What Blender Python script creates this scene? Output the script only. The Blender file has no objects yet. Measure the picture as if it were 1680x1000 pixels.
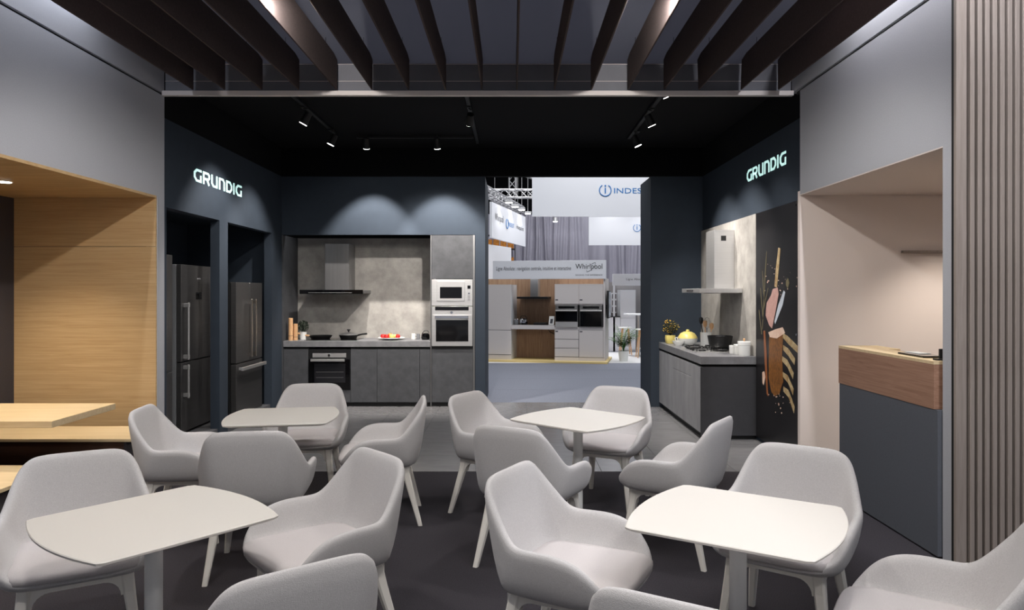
import bpy, bmesh, math, random
from mathutils import Vector, Matrix

random.seed(7)
SC = bpy.context.scene
COL = SC.collection
PI = math.pi
R = math.radians

# ------------------------------------------------------------------ camera
F = 1180.0            # focal length in pixels of the 1680 x 1000 frame
CAMH = 1.6
HORIZON = 478.0
cd = bpy.data.cameras.new('camera')
cam = bpy.data.objects.new('camera', cd)
COL.objects.link(cam)
cam.location = (0, 0, CAMH)
cam.rotation_euler = (PI / 2, 0, 0)
cd.sensor_fit = 'HORIZONTAL'
cd.sensor_width = 36.0
cd.lens = 36.0 * F / 1680.0
cd.shift_y = -(500.0 - HORIZON) / 1680.0
cd.clip_start = 0.05
cd.clip_end = 200
SC.camera = cam

# ------------------------------------------------------------------ world, exposure
w = bpy.data.worlds.new('hall_ambient')
SC.world = w
w.use_nodes = True
bg = w.node_tree.nodes['Background']
bg.inputs[0].default_value = (0.86, 0.90, 1.0, 1)
bg.inputs[1].default_value = 0.30
SC.view_settings.view_transform = 'Standard'
SC.view_settings.look = 'None'
SC.view_settings.exposure = 0.12
SC.view_settings.gamma = 1.0
SC.view_settings.use_curve_mapping = False
try:
    SC.cycles.use_denoising = True
    SC.cycles.max_bounces = 8
    SC.cycles.sample_clamp_indirect = 6.0
except Exception:
    pass


def light(kind, name, loc, target, energy, color=(1, 1, 1), parent=None, **kw):
    ld = bpy.data.lights.new(name, kind)
    ld.energy = energy
    ld.color = color
    for k, v in kw.items():
        setattr(ld, k, v)
    o = bpy.data.objects.new(name, ld)
    COL.objects.link(o)
    o.location = loc
    d = Vector(target) - Vector(loc)
    o.rotation_euler = d.to_track_quat('-Z', 'Y').to_euler()
    if parent is not None:
        o.parent = parent
        o.matrix_parent_inverse = Matrix.Translation(parent.location).inverted()
    return o


COOL = (0.80, 0.88, 1.0)
NEUT = (1.0, 0.94, 0.885)
WARM = (1.0, 0.86, 0.68)
# added unseen fill lights above the aisle, the neighbouring stands and the cloth ceiling
light('AREA', 'hall_fill_light', (2.0, 14.0, 8.97), (2.0, 14.4, 0), 1150, (0.97, 0.98, 1.0), shape='RECTANGLE', size=8.0, size_y=5.0)
light('AREA', 'hall_fill_light', (3.0, 21.5, 8.97), (3.0, 21.5, 0), 930, (0.97, 0.98, 1.0), shape='RECTANGLE', size=9.0, size_y=5.0)
light('AREA', 'hall_fill_light', (-0.3, 2.8, 8.97), (-0.3, 2.8, 0), 800, (0.92, 0.95, 1.0), shape='RECTANGLE', size=9.0, size_y=10.0)
# added cool strips, unseen, washing the upper side walls past the outermost baffles
light('AREA', 'wall_fill_light', (-3.07, 2.5, 3.93), (-3.07, 2.5, 0), 45, (0.84, 0.89, 1.0), shape='RECTANGLE', size=0.05, size_y=5.8)
light('AREA', 'wall_fill_light', (2.50, 2.5, 3.93), (2.50, 2.5, 0), 125, (0.93, 0.94, 1.0), shape='RECTANGLE', size=0.05, size_y=5.8)


# ------------------------------------------------------------------ pixel helpers (direction from the pixel, distance given by what the thing touches)
def PX(x, D):
    return (x - 840.0) * D / F


def PZ(y, D):
    return CAMH - (y - HORIZON) * D / F


# ------------------------------------------------------------------ materials
MATS = {}


def mat(name, col, rough=0.5, metal=0.0, var=0.0, vscale=(4, 4, 4), bump=0.0, bscale=60.0, emit=None, estr=0.0,
        kind='noise', col2=None, spec=0.5, alpha=None, trans=0.0, sheen=0.0, detail=4.0, bdist=0.01):
    if name in MATS:
        return MATS[name]
    m = bpy.data.materials.new(name)
    m.use_nodes = True
    nt = m.node_tree
    N, L = nt.nodes, nt.links
    b = N['Principled BSDF']
    b.inputs['Base Color'].default_value = (*col, 1)
    b.inputs['Roughness'].default_value = rough
    b.inputs['Metallic'].default_value = metal
    b.inputs['Specular IOR Level'].default_value = spec
    if trans:
        b.inputs['Transmission Weight'].default_value = trans
    if sheen:
        b.inputs['Sheen Weight'].default_value = sheen
    if emit is not None:
        b.inputs['Emission Color'].default_value = (*emit, 1)
        b.inputs['Emission Strength'].default_value = estr
    if var or bump or col2 is not None:
        tc = N.new('ShaderNodeTexCoord')
        mp = N.new('ShaderNodeMapping')
        L.new(tc.outputs['Object'], mp.inputs['Vector'])
        mp.inputs['Scale'].default_value = vscale
        if var or col2 is not None:
            if kind == 'noise':
                t = N.new('ShaderNodeTexNoise')
                t.inputs['Scale'].default_value = 1.0
                t.inputs['Detail'].default_value = detail
                t.inputs['Roughness'].default_value = 0.65
                L.new(mp.outputs[0], t.inputs['Vector'])
                fac = t.outputs['Fac']
            elif kind == 'voronoi':
                t = N.new('ShaderNodeTexVoronoi')
                t.inputs['Scale'].default_value = 1.0
                L.new(mp.outputs[0], t.inputs['Vector'])
                fac = t.outputs['Distance']
            elif kind == 'wood':
                t1 = N.new('ShaderNodeTexNoise')
                t1.inputs['Scale'].default_value = 1.0
                t1.inputs['Detail'].default_value = 6.0
                t1.inputs['Roughness'].default_value = 0.7
                t1.inputs['Distortion'].default_value = 0.6
                L.new(mp.outputs[0], t1.inputs['Vector'])
                fac = t1.outputs['Fac']
            elif kind == 'brick':
                t = N.new('ShaderNodeTexBrick')
                t.inputs['Scale'].default_value = 1.0
                L.new(mp.outputs[0], t.inputs['Vector'])
                fac = t.outputs['Fac']
            cr = N.new('ShaderNodeValToRGB')
            c2 = col2 if col2 is not None else tuple(c * (1 - var) for c in col)
            c1 = col if col2 is not None else tuple(min(1, c * (1 + var)) for c in col)
            cr.color_ramp.elements[0].position = 0.3
            cr.color_ramp.elements[1].position = 0.7
            cr.color_ramp.elements[0].color = (*c2, 1)
            cr.color_ramp.elements[1].color = (*c1, 1)
            L.new(fac, cr.inputs[0])
            L.new(cr.outputs[0], b.inputs['Base Color'])
        if bump:
            t2 = N.new('ShaderNodeTexNoise')
            t2.inputs['Scale'].default_value = bscale
            t2.inputs['Detail'].default_value = 2.0
            L.new(tc.outputs['Object'], t2.inputs['Vector'])
            bp = N.new('ShaderNodeBump')
            bp.inputs['Strength'].default_value = bump
            bp.inputs['Distance'].default_value = bdist
            L.new(t2.outputs['Fac'], bp.inputs['Height'])
            L.new(bp.outputs['Normal'], b.inputs['Normal'])
    MATS[name] = m
    return m


def S(r, g, b):
    def f(c):
        c /= 255.0
        return c / 12.92 if c <= 0.04045 else ((c + 0.055) / 1.055) ** 2.4
    return (f(r), f(g), f(b))


M_carpet = mat('carpet_charcoal', S(62, 59, 63), 0.95, var=0.35, vscale=(170, 170, 170), bump=0.6, bscale=240, spec=0.1)
M_tile = mat('tile_grey', S(126, 125, 126), 0.17, var=0.12, vscale=(3, 9, 3))
M_grout = mat('grout_dark', S(58, 58, 60), 0.9)
M_hallcarpet = mat('carpet_blue_grey', S(124, 127, 138), 0.95, var=0.12, vscale=(40, 40, 40), spec=0.1)
M_wallgrey = mat('wall_grey_fabric', S(176, 177, 182), 0.9, var=0.05, vscale=(120, 120, 120), bump=0.1, bscale=400, spec=0.2)
M_groove = mat('black_groove', S(14, 14, 16), 0.8)
M_blue = mat('wall_night_blue', S(53, 61, 71), 0.75, var=0.05, vscale=(8, 8, 8), spec=0.2)
M_black = mat('black_fabric', S(9, 9, 11), 0.9, spec=0.2)
M_beam = mat('beam_greige', S(230, 221, 216), 0.6)
M_baffle = mat('baffle_brown_felt', S(84, 74, 72), 0.95, var=0.12, vscale=(60, 60, 60), bump=0.2, bscale=300, spec=0.1)
M_ceil = mat('ceiling_slate', S(108, 109, 118), 0.9, var=0.04, vscale=(2, 2, 2), spec=0.1)
_nt = M_ceil.node_tree
_tr = _nt.nodes.new('ShaderNodeBsdfTranslucent')
_tr.inputs[0].default_value = (0.30, 0.30, 0.345, 1)
_mx = _nt.nodes.new('ShaderNodeMixShader')
_mx.inputs[0].default_value = 0.5
_nt.links.new(_nt.nodes['Principled BSDF'].outputs[0], _mx.inputs[1])
_nt.links.new(_tr.outputs[0], _mx.inputs[2])
_nt.links.new(_mx.outputs[0], _nt.nodes['Material Output'].inputs[0])
M_ceilback = mat('ceiling_end_cloth', S(128, 128, 134), 0.9, var=0.06, vscale=(3, 3, 3), spec=0.1)
M_beige = mat('wall_warm_white', S(224, 213, 206), 0.85, spec=0.2)
M_oak_x = mat('oak_grain_across', S(208, 178, 134), 0.5, kind='wood', vscale=(1.6, 14, 60), col2=S(184, 150, 106), spec=0.3)
M_oak_flat = mat('oak_table', S(226, 204, 166), 0.42, kind='wood', vscale=(1.6, 40, 30), col2=S(208, 182, 140), spec=0.35)
M_oak_dark = mat('oak_dark_veneer', S(82, 60, 48), 0.6, kind='wood', vscale=(2, 30, 60), col2=S(60, 42, 34), spec=0.3)  # dark brown veneer of the bench fronts and the table leg
M_desk_oak = mat('desk_oak', S(176, 138, 116), 0.55, kind='wood', vscale=(14, 2.0, 70), col2=S(140, 104, 84), spec=0.3)
M_deskbase = mat('desk_base_slate', S(94, 97, 104), 0.8, var=0.05, vscale=(60, 60, 60), spec=0.2)
M_uphol_dark = mat('charcoal_upholstery', S(70, 66, 68), 0.95, var=0.1, vscale=(100, 100, 100), spec=0.1)
M_slat = mat('slat_taupe', S(160, 149, 141), 0.8, kind='wood', vscale=(40, 40, 2), col2=S(138, 127, 119), spec=0.2)
M_slatback = mat('slat_backing', S(22, 21, 22), 0.9)
M_concrete = mat('concrete_light', S(176, 172, 166), 0.7, kind='noise', vscale=(5, 5, 5), col2=S(140, 137, 132), bump=0.08, bscale=40, detail=9.0, spec=0.3)
M_cabinet = mat('cabinet_slate', S(80, 81, 84), 0.6, kind='noise', vscale=(7, 7, 7), col2=S(64, 65, 68), detail=8.0, spec=0.35)
M_cabinet_lt = mat('cabinet_concrete_lit', S(166, 166, 168), 0.6, kind='noise', vscale=(4, 6, 2), col2=S(140, 140, 143), detail=8.0, spec=0.35)  # island fronts lightened, the lamp light on them put into the colour
M_counter = mat('counter_grey', S(132, 132, 134), 0.45, kind='noise', vscale=(9, 9, 9), col2=S(112, 112, 115), detail=8.0)
M_countedge = mat('counter_edge_grey', S(84, 84, 87), 0.5, var=0.08, vscale=(9, 9, 9))
M_steel = mat('steel_brushed', S(206, 205, 204), 0.34, metal=0.75, var=0.06, vscale=(1, 1, 90))
M_steel_dk = mat('steel_dark', S(128, 127, 127), 0.36, metal=0.7, var=0.08, vscale=(60, 60, 1))
M_steel_fr = mat('fridge_dark_steel', S(92, 91, 91), 0.36, metal=0.75, var=0.08, vscale=(2, 2, 40))
M_fridge_side = mat('fridge_side_grey', S(120, 122, 125), 0.6)
M_chrome = mat('chrome', S(225, 225, 228), 0.12, metal=1.0)
M_handle = mat('handle_champagne', S(214, 206, 196), 0.25, metal=1.0)
M_glassblk = mat('black_glass', S(10, 10, 12), 0.06)
M_matblk = mat('matt_black', S(16, 16, 17), 0.45)
M_white = mat('white_plastic', S(236, 231, 222), 0.5)
M_tabletop = mat('table_white_laminate', S(224, 219, 211), 0.42)
M_tablecol = mat('table_column_white', S(222, 222, 220), 0.4)
M_porc = mat('white_porcelain', S(236, 236, 232), 0.18)
M_fabric = mat('chair_fabric_grey', S(197, 194, 193), 0.95, var=0.11, vscale=(260, 260, 260), bump=0.25, bscale=420, spec=0.1, sheen=0.15)
M_seat = mat('seat_fabric_grey', S(204, 198, 197), 0.95, var=0.05, vscale=(260, 260, 260), bump=0.2, bscale=420, spec=0.1, sheen=0.15)
M_sign = mat('sign_glow', S(230, 255, 252), 0.5, emit=S(205, 255, 248), estr=0.72)
M_lens = mat('lamp_lens', (1, 1, 1), 0.4, emit=(1.0, 0.97, 0.93), estr=14.0)
M_lampblk = mat('lamp_black', S(18, 18, 19), 0.5)
M_yellow = mat('yellow_glaze', S(228, 210, 122), 0.3)
M_leaf = mat('leaf_green', S(84, 132, 62), 0.6, var=0.4, vscale=(30, 30, 30))
M_leafdk = mat('leaf_dark', S(34, 44, 30), 0.7, var=0.4, vscale=(60, 60, 60))
M_flower = mat('blossom_yellow', S(236, 196, 70), 0.6)
M_soil = mat('soil', S(40, 30, 24), 0.95)
M_beech = mat('beech_wood', S(222, 178, 134), 0.55, kind='wood', vscale=(20, 20, 4), col2=S(206, 158, 112))
M_red = mat('tomato_red', S(196, 30, 26), 0.25)
M_apple = mat('pale_apple', S(214, 200, 110), 0.35)
M_orange = mat('peach_orange', S(226, 140, 70), 0.45)
M_paper = mat('paper_white', S(238, 238, 236), 0.8)
M_ink = mat('ink_black', S(24, 24, 26), 0.8)
M_inkgrey = mat('ink_grey', S(74, 74, 80), 0.8)
M_inkblue = mat('ink_blue', S(40, 120, 190), 0.7)
M_stand = mat('stand_warm_white', S(216, 210, 208), 0.5)
M_standgl = mat('stand_gloss_white', S(226, 230, 234), 0.1)
M_banner = mat('banner_white', S(232, 234, 240), 0.8, spec=0.2)
M_standwood = mat('stand_oak', S(176, 142, 112), 0.6, kind='wood', vscale=(36, 36, 2.0), col2=S(132, 100, 76))
M_platform = mat('platform_birch', S(226, 202, 140), 0.5)
M_hallwhite = mat('hall_floor_white', S(226, 226, 228), 0.5)
M_curtain = mat('curtain_silver_grey', S(150, 148, 160), 0.5, var=0.08, vscale=(3, 3, 1), spec=0.4)
M_truss = mat('truss_alu', S(206, 206, 208), 0.35, metal=0.6)
M_hallblack = mat('hall_ceiling_black', S(24, 25, 28), 0.95, spec=0.1)
M_brickprint = mat('brick_print', S(150, 146, 146), 0.9, kind='brick', vscale=(9, 9, 9), col2=S(96, 94, 98))
M_poster = mat('poster_black_print', S(27, 26, 28), 0.35, var=0.25, vscale=(2, 2, 2))
M_amber = mat('amber_goods', S(190, 120, 40), 0.6, var=0.5, vscale=(14, 14, 14))
M_screen = mat('screen_picture', S(70, 84, 96), 0.2, kind='voronoi', vscale=(7, 7, 7), col2=S(168, 176, 184), emit=S(90, 100, 110), estr=0.25)
M_glass = mat('clear_glass', (0.95, 0.97, 0.97), 0.03, trans=1.0)


# ------------------------------------------------------------------ mesh builder
XF = [Matrix.Identity(4)]


class MB:
    def __init__(self):
        self.bm = bmesh.new()

    def _xf(self, vs, m):
        if m is not None:
            for v in vs:
                v.co = m @ v.co

    def box(self, x0, x1, y0, y1, z0, z1, bev=0.0, m=None, seg=1):
        co = [(x0, y0, z0), (x1, y0, z0), (x1, y1, z0), (x0, y1, z0), (x0, y0, z1), (x1, y0, z1), (x1, y1, z1), (x0, y1, z1)]
        vs = [self.bm.verts.new(c) for c in co]
        fs = [(0, 3, 2, 1), (4, 5, 6, 7), (0, 1, 5, 4), (1, 2, 6, 5), (2, 3, 7, 6), (3, 0, 4, 7)]
        faces = [self.bm.faces.new([vs[i] for i in f]) for f in fs]
        self._xf(vs, m)
        if bev > 0:
            ed = list({e for f in faces for e in f.edges})
            bmesh.ops.bevel(self.bm, geom=ed, offset=bev, segments=seg, profile=0.5, affect='EDGES')
        return self

    def hexa(self, co):
        vs = [self.bm.verts.new(c) for c in co]
        for f in [(0, 3, 2, 1), (4, 5, 6, 7), (0, 1, 5, 4), (1, 2, 6, 5), (2, 3, 7, 6), (3, 0, 4, 7)]:
            self.bm.faces.new([vs[i] for i in f])
        return self

    def prism(self, pts, d0, d1, axis='z', m=None):
        """extrude polygon pts (2D) from d0 to d1 along axis"""
        def p3(p, d):
            if axis == 'z':
                return (p[0], p[1], d)
            if axis == 'y':
                return (p[0], d, p[1])
            return (d, p[0], p[1])
        a = [self.bm.verts.new(p3(p, d0)) for p in pts]
        b = [self.bm.verts.new(p3(p, d1)) for p in pts]
        n = len(pts)
        self.bm.faces.new(a[::-1])
        self.bm.faces.new(b)
        for i in range(n):
            self.bm.faces.new([a[i], a[(i + 1) % n], b[(i + 1) % n], b[i]])
        self._xf(a + b, m)
        return self

    def cone(self, p0, p1, r0, r1=None, n=16, caps=True):
        r1 = r0 if r1 is None else r1
        p0, p1 = Vector(p0), Vector(p1)
        d = (p1 - p0).normalized()
        u = d.orthogonal().normalized()
        v = d.cross(u)
        a, b = [], []
        for i in range(n):
            t = 2 * PI * i / n
            o = u * math.cos(t) + v * math.sin(t)
            a.append(self.bm.verts.new(p0 + o * r0))
            b.append(self.bm.verts.new(p1 + o * r1))
        for i in range(n):
            self.bm.faces.new([a[i], a[(i + 1) % n], b[(i + 1) % n], b[i]])
        if caps:
            self.bm.faces.new(a[::-1])
            self.bm.faces.new(b)
        return self

    def lathe(self, prof, c=(0, 0, 0), n=24, sx=1.0, sy=1.0):
        rings = []
        for r, z in prof:
            if r < 1e-5:
                rings.append([self.bm.verts.new((c[0], c[1], c[2] + z))])
            else:
                rings.append([self.bm.verts.new((c[0] + r * sx * math.cos(2 * PI * i / n), c[1] + r * sy * math.sin(2 * PI * i / n), c[2] + z)) for i in range(n)])
        for a, b in zip(rings, rings[1:]):
            if len(a) == 1 and len(b) == 1:
                continue
            for i in range(n):
                j = (i + 1) % n
                if len(a) == 1:
                    self.bm.faces.new([a[0], b[j], b[i]])
                elif len(b) == 1:
                    self.bm.faces.new([a[i], a[j], b[0]])
                else:
                    self.bm.faces.new([a[i], a[j], b[j], b[i]])
        return self

    def tube(self, pts, r, n=8, r_end=None):
        pts = [Vector(p) for p in pts]
        rings = []
        k = len(pts)
        up = None
        for i, p in enumerate(pts):
            d = (pts[min(i + 1, k - 1)] - pts[max(i - 1, 0)]).normalized()
            if up is None:
                up = d.orthogonal().normalized()
            u = (up - d * up.dot(d)).normalized()
            v = d.cross(u)
            up = u
            rr = r if r_end is None else r + (r_end - r) * i / (k - 1)
            rings.append([self.bm.verts.new(p + (u * math.cos(2 * PI * j / n) + v * math.sin(2 * PI * j / n)) * rr) for j in range(n)])
        for a, b in zip(rings, rings[1:]):
            for i in range(n):
                j = (i + 1) % n
                self.bm.faces.new([a[i], a[j], b[j], b[i]])
        self.bm.faces.new(rings[0][::-1])
        self.bm.faces.new(rings[-1])
        return self

    def build(self, name, material, parent=None, smooth=35, world=True):
        me = bpy.data.meshes.new(name)
        bmesh.ops.recalc_face_normals(self.bm, faces=self.bm.faces)
        self.bm.to_mesh(me)
        self.bm.free()
        me.transform(XF[0])
        if parent is not None and world:
            loc = parent.location
            if parent.parent is not None:
                loc = loc + parent.parent.location
            me.transform(Matrix.Translation(-loc))
        me.materials.append(material)
        if smooth:
            for p in me.polygons:
                p.use_smooth = True
            me.set_sharp_from_angle(angle=R(smooth))
        o = bpy.data.objects.new(name, me)
        COL.objects.link(o)
        if parent is not None:
            o.parent = parent
        return o


def tag(o, label, cat, group=None):
    o['label'] = label
    o['category'] = cat
    if group:
        o['group'] = group
    return o


def thing(name, label, cat, loc=(0, 0, 0), group=None):
    o = bpy.data.objects.new(name, None)
    COL.objects.link(o)
    o.location = XF[0] @ Vector(loc)
    o.empty_display_size = 0.1
    return tag(o, label, cat, group)


def struct(o):
    o['kind'] = 'structure'
    return o


def copy_tree(o, parent=None):
    c = o.copy()
    COL.objects.link(c)
    c.parent = parent
    for ch in list(o.children):
        copy_tree(ch, c)
    return c


def B(name, material, parent, x0, x1, y0, y1, z0, z1, bev=0.0):
    return MB().box(x0, x1, y0, y1, z0, z1, bev).build(name, material, parent)


def text_part(name, s, material, parent, width, height, to_world):
    """flat lettering: local x along the line, y up; scaled to width x height, then placed by matrix"""
    cu = bpy.data.curves.new(name, 'FONT')
    cu.body = s
    cu.extrude = 0.0
    cu.resolution_u = 3
    ob = bpy.data.objects.new(name, cu)
    COL.objects.link(ob)
    dg = bpy.context.evaluated_depsgraph_get()
    me = bpy.data.meshes.new_from_object(ob.evaluated_get(dg))
    bpy.data.objects.remove(ob)
    xs = [v.co.x for v in me.vertices]
    ys = [v.co.y for v in me.vertices]
    x0, x1, y0, y1 = min(xs), max(xs), min(ys), max(ys)
    for v in me.vertices:
        v.co.x = (v.co.x - x0) / (x1 - x0) * width
        v.co.y = (v.co.y - y0) / (y1 - y0) * height
        v.co.z = 0
    me.transform(XF[0] @ to_world)
    me.materials.clear()
    me.materials.append(material)
    if parent is not None:
        me.transform(Matrix.Translation(-parent.location))
    me.name = name
    o = bpy.data.objects.new(name, me)
    COL.objects.link(o)
    o.parent = parent
    return o


def face_cam(x, y, z):
    """text plane facing -Y with its lower left corner at (x, y, z)"""
    return Matrix.Translation((x, y, z)) @ Matrix.Rotation(PI / 2, 4, 'X')


# ================================================================== STRUCTURE
XL, XR = -3.2, 2.65
YO, YB = 6.62, 10.0
ZC = 3.95

struct(B('floor', M_carpet, None, -5.2, 6.0, -2.5, 6.4, -0.06, 0.0))
fk = struct(B('floor_kitchen', M_grout, None, -4.6, 2.75, 6.4, 10.4, -0.06, -0.004))
tile_mesh = None
ix = 0
for i in range(13):
    for j in range(7):
        x0, y0 = -4.6 + i * 0.6, 6.403 + j * 0.6
        x1, y1 = min(x0 + 0.597, 2.75), min(y0 + 0.597, 10.4)
        if x1 - x0 < 0.05 or y1 - y0 < 0.05:
            continue
        if x1 - x0 > 0.59 and y1 - y0 > 0.59:
            if tile_mesh is None:
                t = MB().box(0, 0.597, 0, 0.597, -0.01, 0.0, 0.0015).build('tile', M_tile, fk)
                tile_mesh = t.data
            else:
                t = bpy.data.objects.new('tile', tile_mesh)
                COL.objects.link(t)
                t.parent = fk
            t.location = (x0, y0, 0)
        else:
            B('tile', M_tile, fk, x0, x1, y0, y1, -0.01, 0.0, 0.0015)
fh = struct(B('floor_hall', M_groove, None, -14, 14, 10.4, 34, -0.06, -0.004))
for k, (a, b) in enumerate([(10.4, 11.75), (11.755, 13.2), (13.205, 14.65), (14.655, 16.1)]):
    B('carpet_lane', M_hallcarpet, fh, -14, 14, a, b, -0.01, 0.0)
B('carpet_lane', M_hallcarpet, fh, -14, 14, 19.0, 34, -0.01, 0.0)
B('white_floor_panel', M_hallwhite, fh, -14, 14, 16.105, 18.995, -0.01, 0.0)

# ---- left wall of the seating area with its oak alcove
wl = struct(bpy.data.objects.new('wall_left', None)); COL.objects.link(wl)
B('wall_panel', M_wallgrey, wl, -3.3, XL, -2.5, 6.49, 2.46, 3.395)
B('wall_panel', M_wallgrey, wl, -3.3, XL, -2.5, 6.62, 3.42, 4.0)
B('groove', M_groove, wl, -3.3, -3.225, -2.5, 6.62, 3.395, 3.42)
B('pillar', M_wallgrey, wl, -3.3, XL, 6.49, 6.62, 0, 3.395)
B('wall_panel', M_wallgrey, wl, -3.3, XL, -2.5, 3.0, 0, 2.46)
al = struct(bpy.data.objects.new('wall_alcove', None)); COL.objects.link(al)
B('oak_board', M_oak_x, al, -4.48, -3.205, 6.47, 6.49, 0, 2.003)
B('oak_board', M_oak_x, al, -4.48, -3.205, 6.47, 6.49, 2.006, 2.44)
B('backing', M_groove, al, -4.6, -3.3, 6.492, 6.53, 0, 2.46)
B('upholstered_wall', M_uphol_dark, al, -4.58, -4.48, 3.0, 6.47, 0.0, 2.44)
B('alcove_side', M_oak_x, al, -4.48, -3.3, 2.98, 3.0, 0, 2.44)
struct(B('ceiling_alcove', M_oak_x, None, -4.58, -3.199, 3.0, 6.47, 2.44, 2.462))

# ---- right wall of the seating area with the reception recess
XW = 2.575
wr = struct(bpy.data.objects.new('wall_right', None)); COL.objects.link(wr)
B('wall_panel', M_wallgrey, wr, XW, 2.75, 4.215, 6.43, 2.468, 3.395)
B('wall_panel', M_wallgrey, wr, XW, 2.75, 4.215, 6.62, 3.42, 4.0)
B('groove', M_groove, wr, 2.60, 2.75, 4.215, 6.57, 3.395, 3.42)
B('pillar', M_wallgrey, wr, XW, 2.75, 4.215, 4.30, 0, 2.468)
rc = struct(bpy.data.objects.new('wall_recess', None)); COL.objects.link(rc)
B('recess_back', M_beige, rc, XW, 5.2, 6.43, 6.48, 0, 2.5)
B('recess_side', M_beige, rc, 5.1, 5.2, 4.31, 6.43, 0, 2.5)
B('recess_front', M_beige, rc, 2.75, 5.2, 4.25, 4.30, 0, 2.5)
struct(B('ceiling_recess', M_beige, None, XW + 0.001, 5.2, 4.30, 6.43, 2.46, 2.50))

# slatted wall beside the recess
ws = struct(B('wall_slatted', M_slatback, None, XW, 4.6, 4.19, 4.214, 0, 4.0))
B('edge_board', M_slat, ws, XW - 0.003, 2.634, 4.165, 4.19, 0, 4.0, 0.002)
B('foot_board', M_slat, ws, 2.634, 4.6, 4.17, 4.19, 0, 0.03)
sl = None
for k in range(42):
    x = 2.645 + k * 0.0435
    if sl is None:
        sl = MB().box(0, 0.027, 4.15, 4.19, 0.03, 4.0, 0.003).build('slat', M_slat, ws)
        o = sl
    else:
        o = bpy.data.objects.new('slat', sl.data); COL.objects.link(o); o.parent = ws
    o.location.x = x

# ---- beam and kitchen shell
struct(B('trim_1', M_beam, None, XL, XW, 6.57, 6.62, 3.392, 3.435, 0.002))
kl = struct(bpy.data.objects.new('wall_kitchen_left', None)); COL.objects.link(kl)
B('wall_head', M_blue, kl, -3.3, XL, YO, YB, 2.38, 3.198)
B('wall_head', M_black, kl, -3.3, XL, YO, YB, 3.203, 3.6)
B('pillar', M_blue, kl, -3.3, XL, YO, 6.66, 0, 2.38)
B('pillar', M_blue, kl, -3.3, XL, 7.87, 8.10, 0, 2.38)
B('pillar', M_blue, kl, -3.3, XL, 9.58, YB, 0, 2.38)
struct(B('wall_niche_back', M_blue, None, -4.5, -4.4, 6.6, 9.9, 0, 2.6))
struct(B('wall_niche_far', M_blue, None, -4.4, -3.3, 9.75, 9.9, 0, 2.6))
struct(B('wall_niche_near', M_blue, None, -4.4, -3.3, 6.55, 6.66, 0, 2.6))
struct(B('ceiling_niche', M_blue, None, -4.4, -3.3, 6.66, 9.75, 2.5, 2.6))
struct(B('floor_niche_plinth', M_countedge, None, -4.4, -3.22, 6.66, 9.58, 0, 0.10))
kb = struct(bpy.data.objects.new('wall_back', None)); COL.objects.link(kb)
B('wall_head', M_blue, kb, XL, -0.513, YB, 10.1, 2.39, 3.198)
B('wall_head', M_black, kb, XL - 0.1, XR + 0.1, YB, 10.1, 3.203, 3.6)
struct(B('wall_doorway_left', M_blue, None, -0.513, -0.373, YB, 11.4, 0, 3.2))
struct(B('wall_doorway_right', M_blue, None, 1.93, XR, YB, 10.8, 0, 3.2))
struct(B('wall_stand_rear', M_black, None, -5.0, -0.534, 10.82, 10.9, 0, 3.6))
struct(B('wall_stand_rear_right', M_black, None, 2.75, 5.2, 10.7, 10.8, 0, 3.6))
kr = struct(bpy.data.objects.new('wall_kitchen_right', None)); COL.objects.link(kr)
B('wall_face', M_blue, kr, XR, 2.75, 6.485, YB, 0, 3.198)
B('wall_face', M_black, kr, XR, 2.75, 6.485, YB, 3.203, 3.6)
struct(B('ceiling_kitchen', M_black, None, -3.3, 2.75, 6.665, 10.1, 3.6, 3.66))

# ---- ceiling of the seating area
struct(B('ceiling', M_ceil, None, -3.3, 4.6, -2.5, 5.4, ZC, ZC + 0.03))
struct(MB().hexa([(-3.3, 5.4, ZC), (XW + 0.1, 5.4, ZC), (XW + 0.1, 6.66, 3.70), (-3.3, 6.66, 3.70), (-3.3, 5.4, ZC + 0.03), (XW + 0.1, 5.4, ZC + 0.03), (XW + 0.1, 6.66, 3.73), (-3.3, 6.66, 3.73)]).build('ceiling_slope', M_ceil))  # invented slope, shaped so the cloth catches light as evenly as the ceiling
ce = struct(bpy.data.objects.new('wall_ceiling_end', None)); COL.objects.link(ce)
B('cloth_panel', M_ceilback, ce, XL, XW, 6.64, 6.66, 3.435, 3.538)
B('cloth_panel', M_ceilback, ce, XL, XW, 6.64, 6.66, 3.542, 3.695)
B('seam', M_beam, ce, XL, XW, 6.634, 6.64, 3.538, 3.5415)
B('seam', M_beam, ce, XL, XW, 6.634, 6.64, 3.695, 3.6985)

bx_px = [318, 370, 431, 491, 553, 611, 671, 731, 791, 848, 909.5, 970, 1030, 1089, 1146, 1215, 1276]
baf = None
for k, p in enumerate(bx_px):
    x = PX(p, 6.6)
    if baf is None:
        baf = thing('ceiling_baffle', 'dark brown felt baffle hanging lengthwise under the slate ceiling', 'baffle', (x, 3.3, 3.445), 'ceiling baffles')
        MB().box(-0.007, 0.007, -3.1, 3.28, 0, 0.298, 0.002).build('felt_board', M_baffle, baf, world=False)
        for yy in (-2.4, -0.6, 1.2, 2.9):
            MB().cone((0, yy, 0.297), (0, yy, ZC - 3.445 if yy < 2.1 else 0.345), 0.002, n=6).build('suspension_wire', M_lampblk, baf, world=False)
    else:
        c = copy_tree(baf)
        c.location = (x, 3.3, 3.445)
        if k == 15:
            c.rotation_euler = (0, R(2.2), 0)
        if k == 14:
            c.rotation_euler = (0, R(-2.0), 0)


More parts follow.
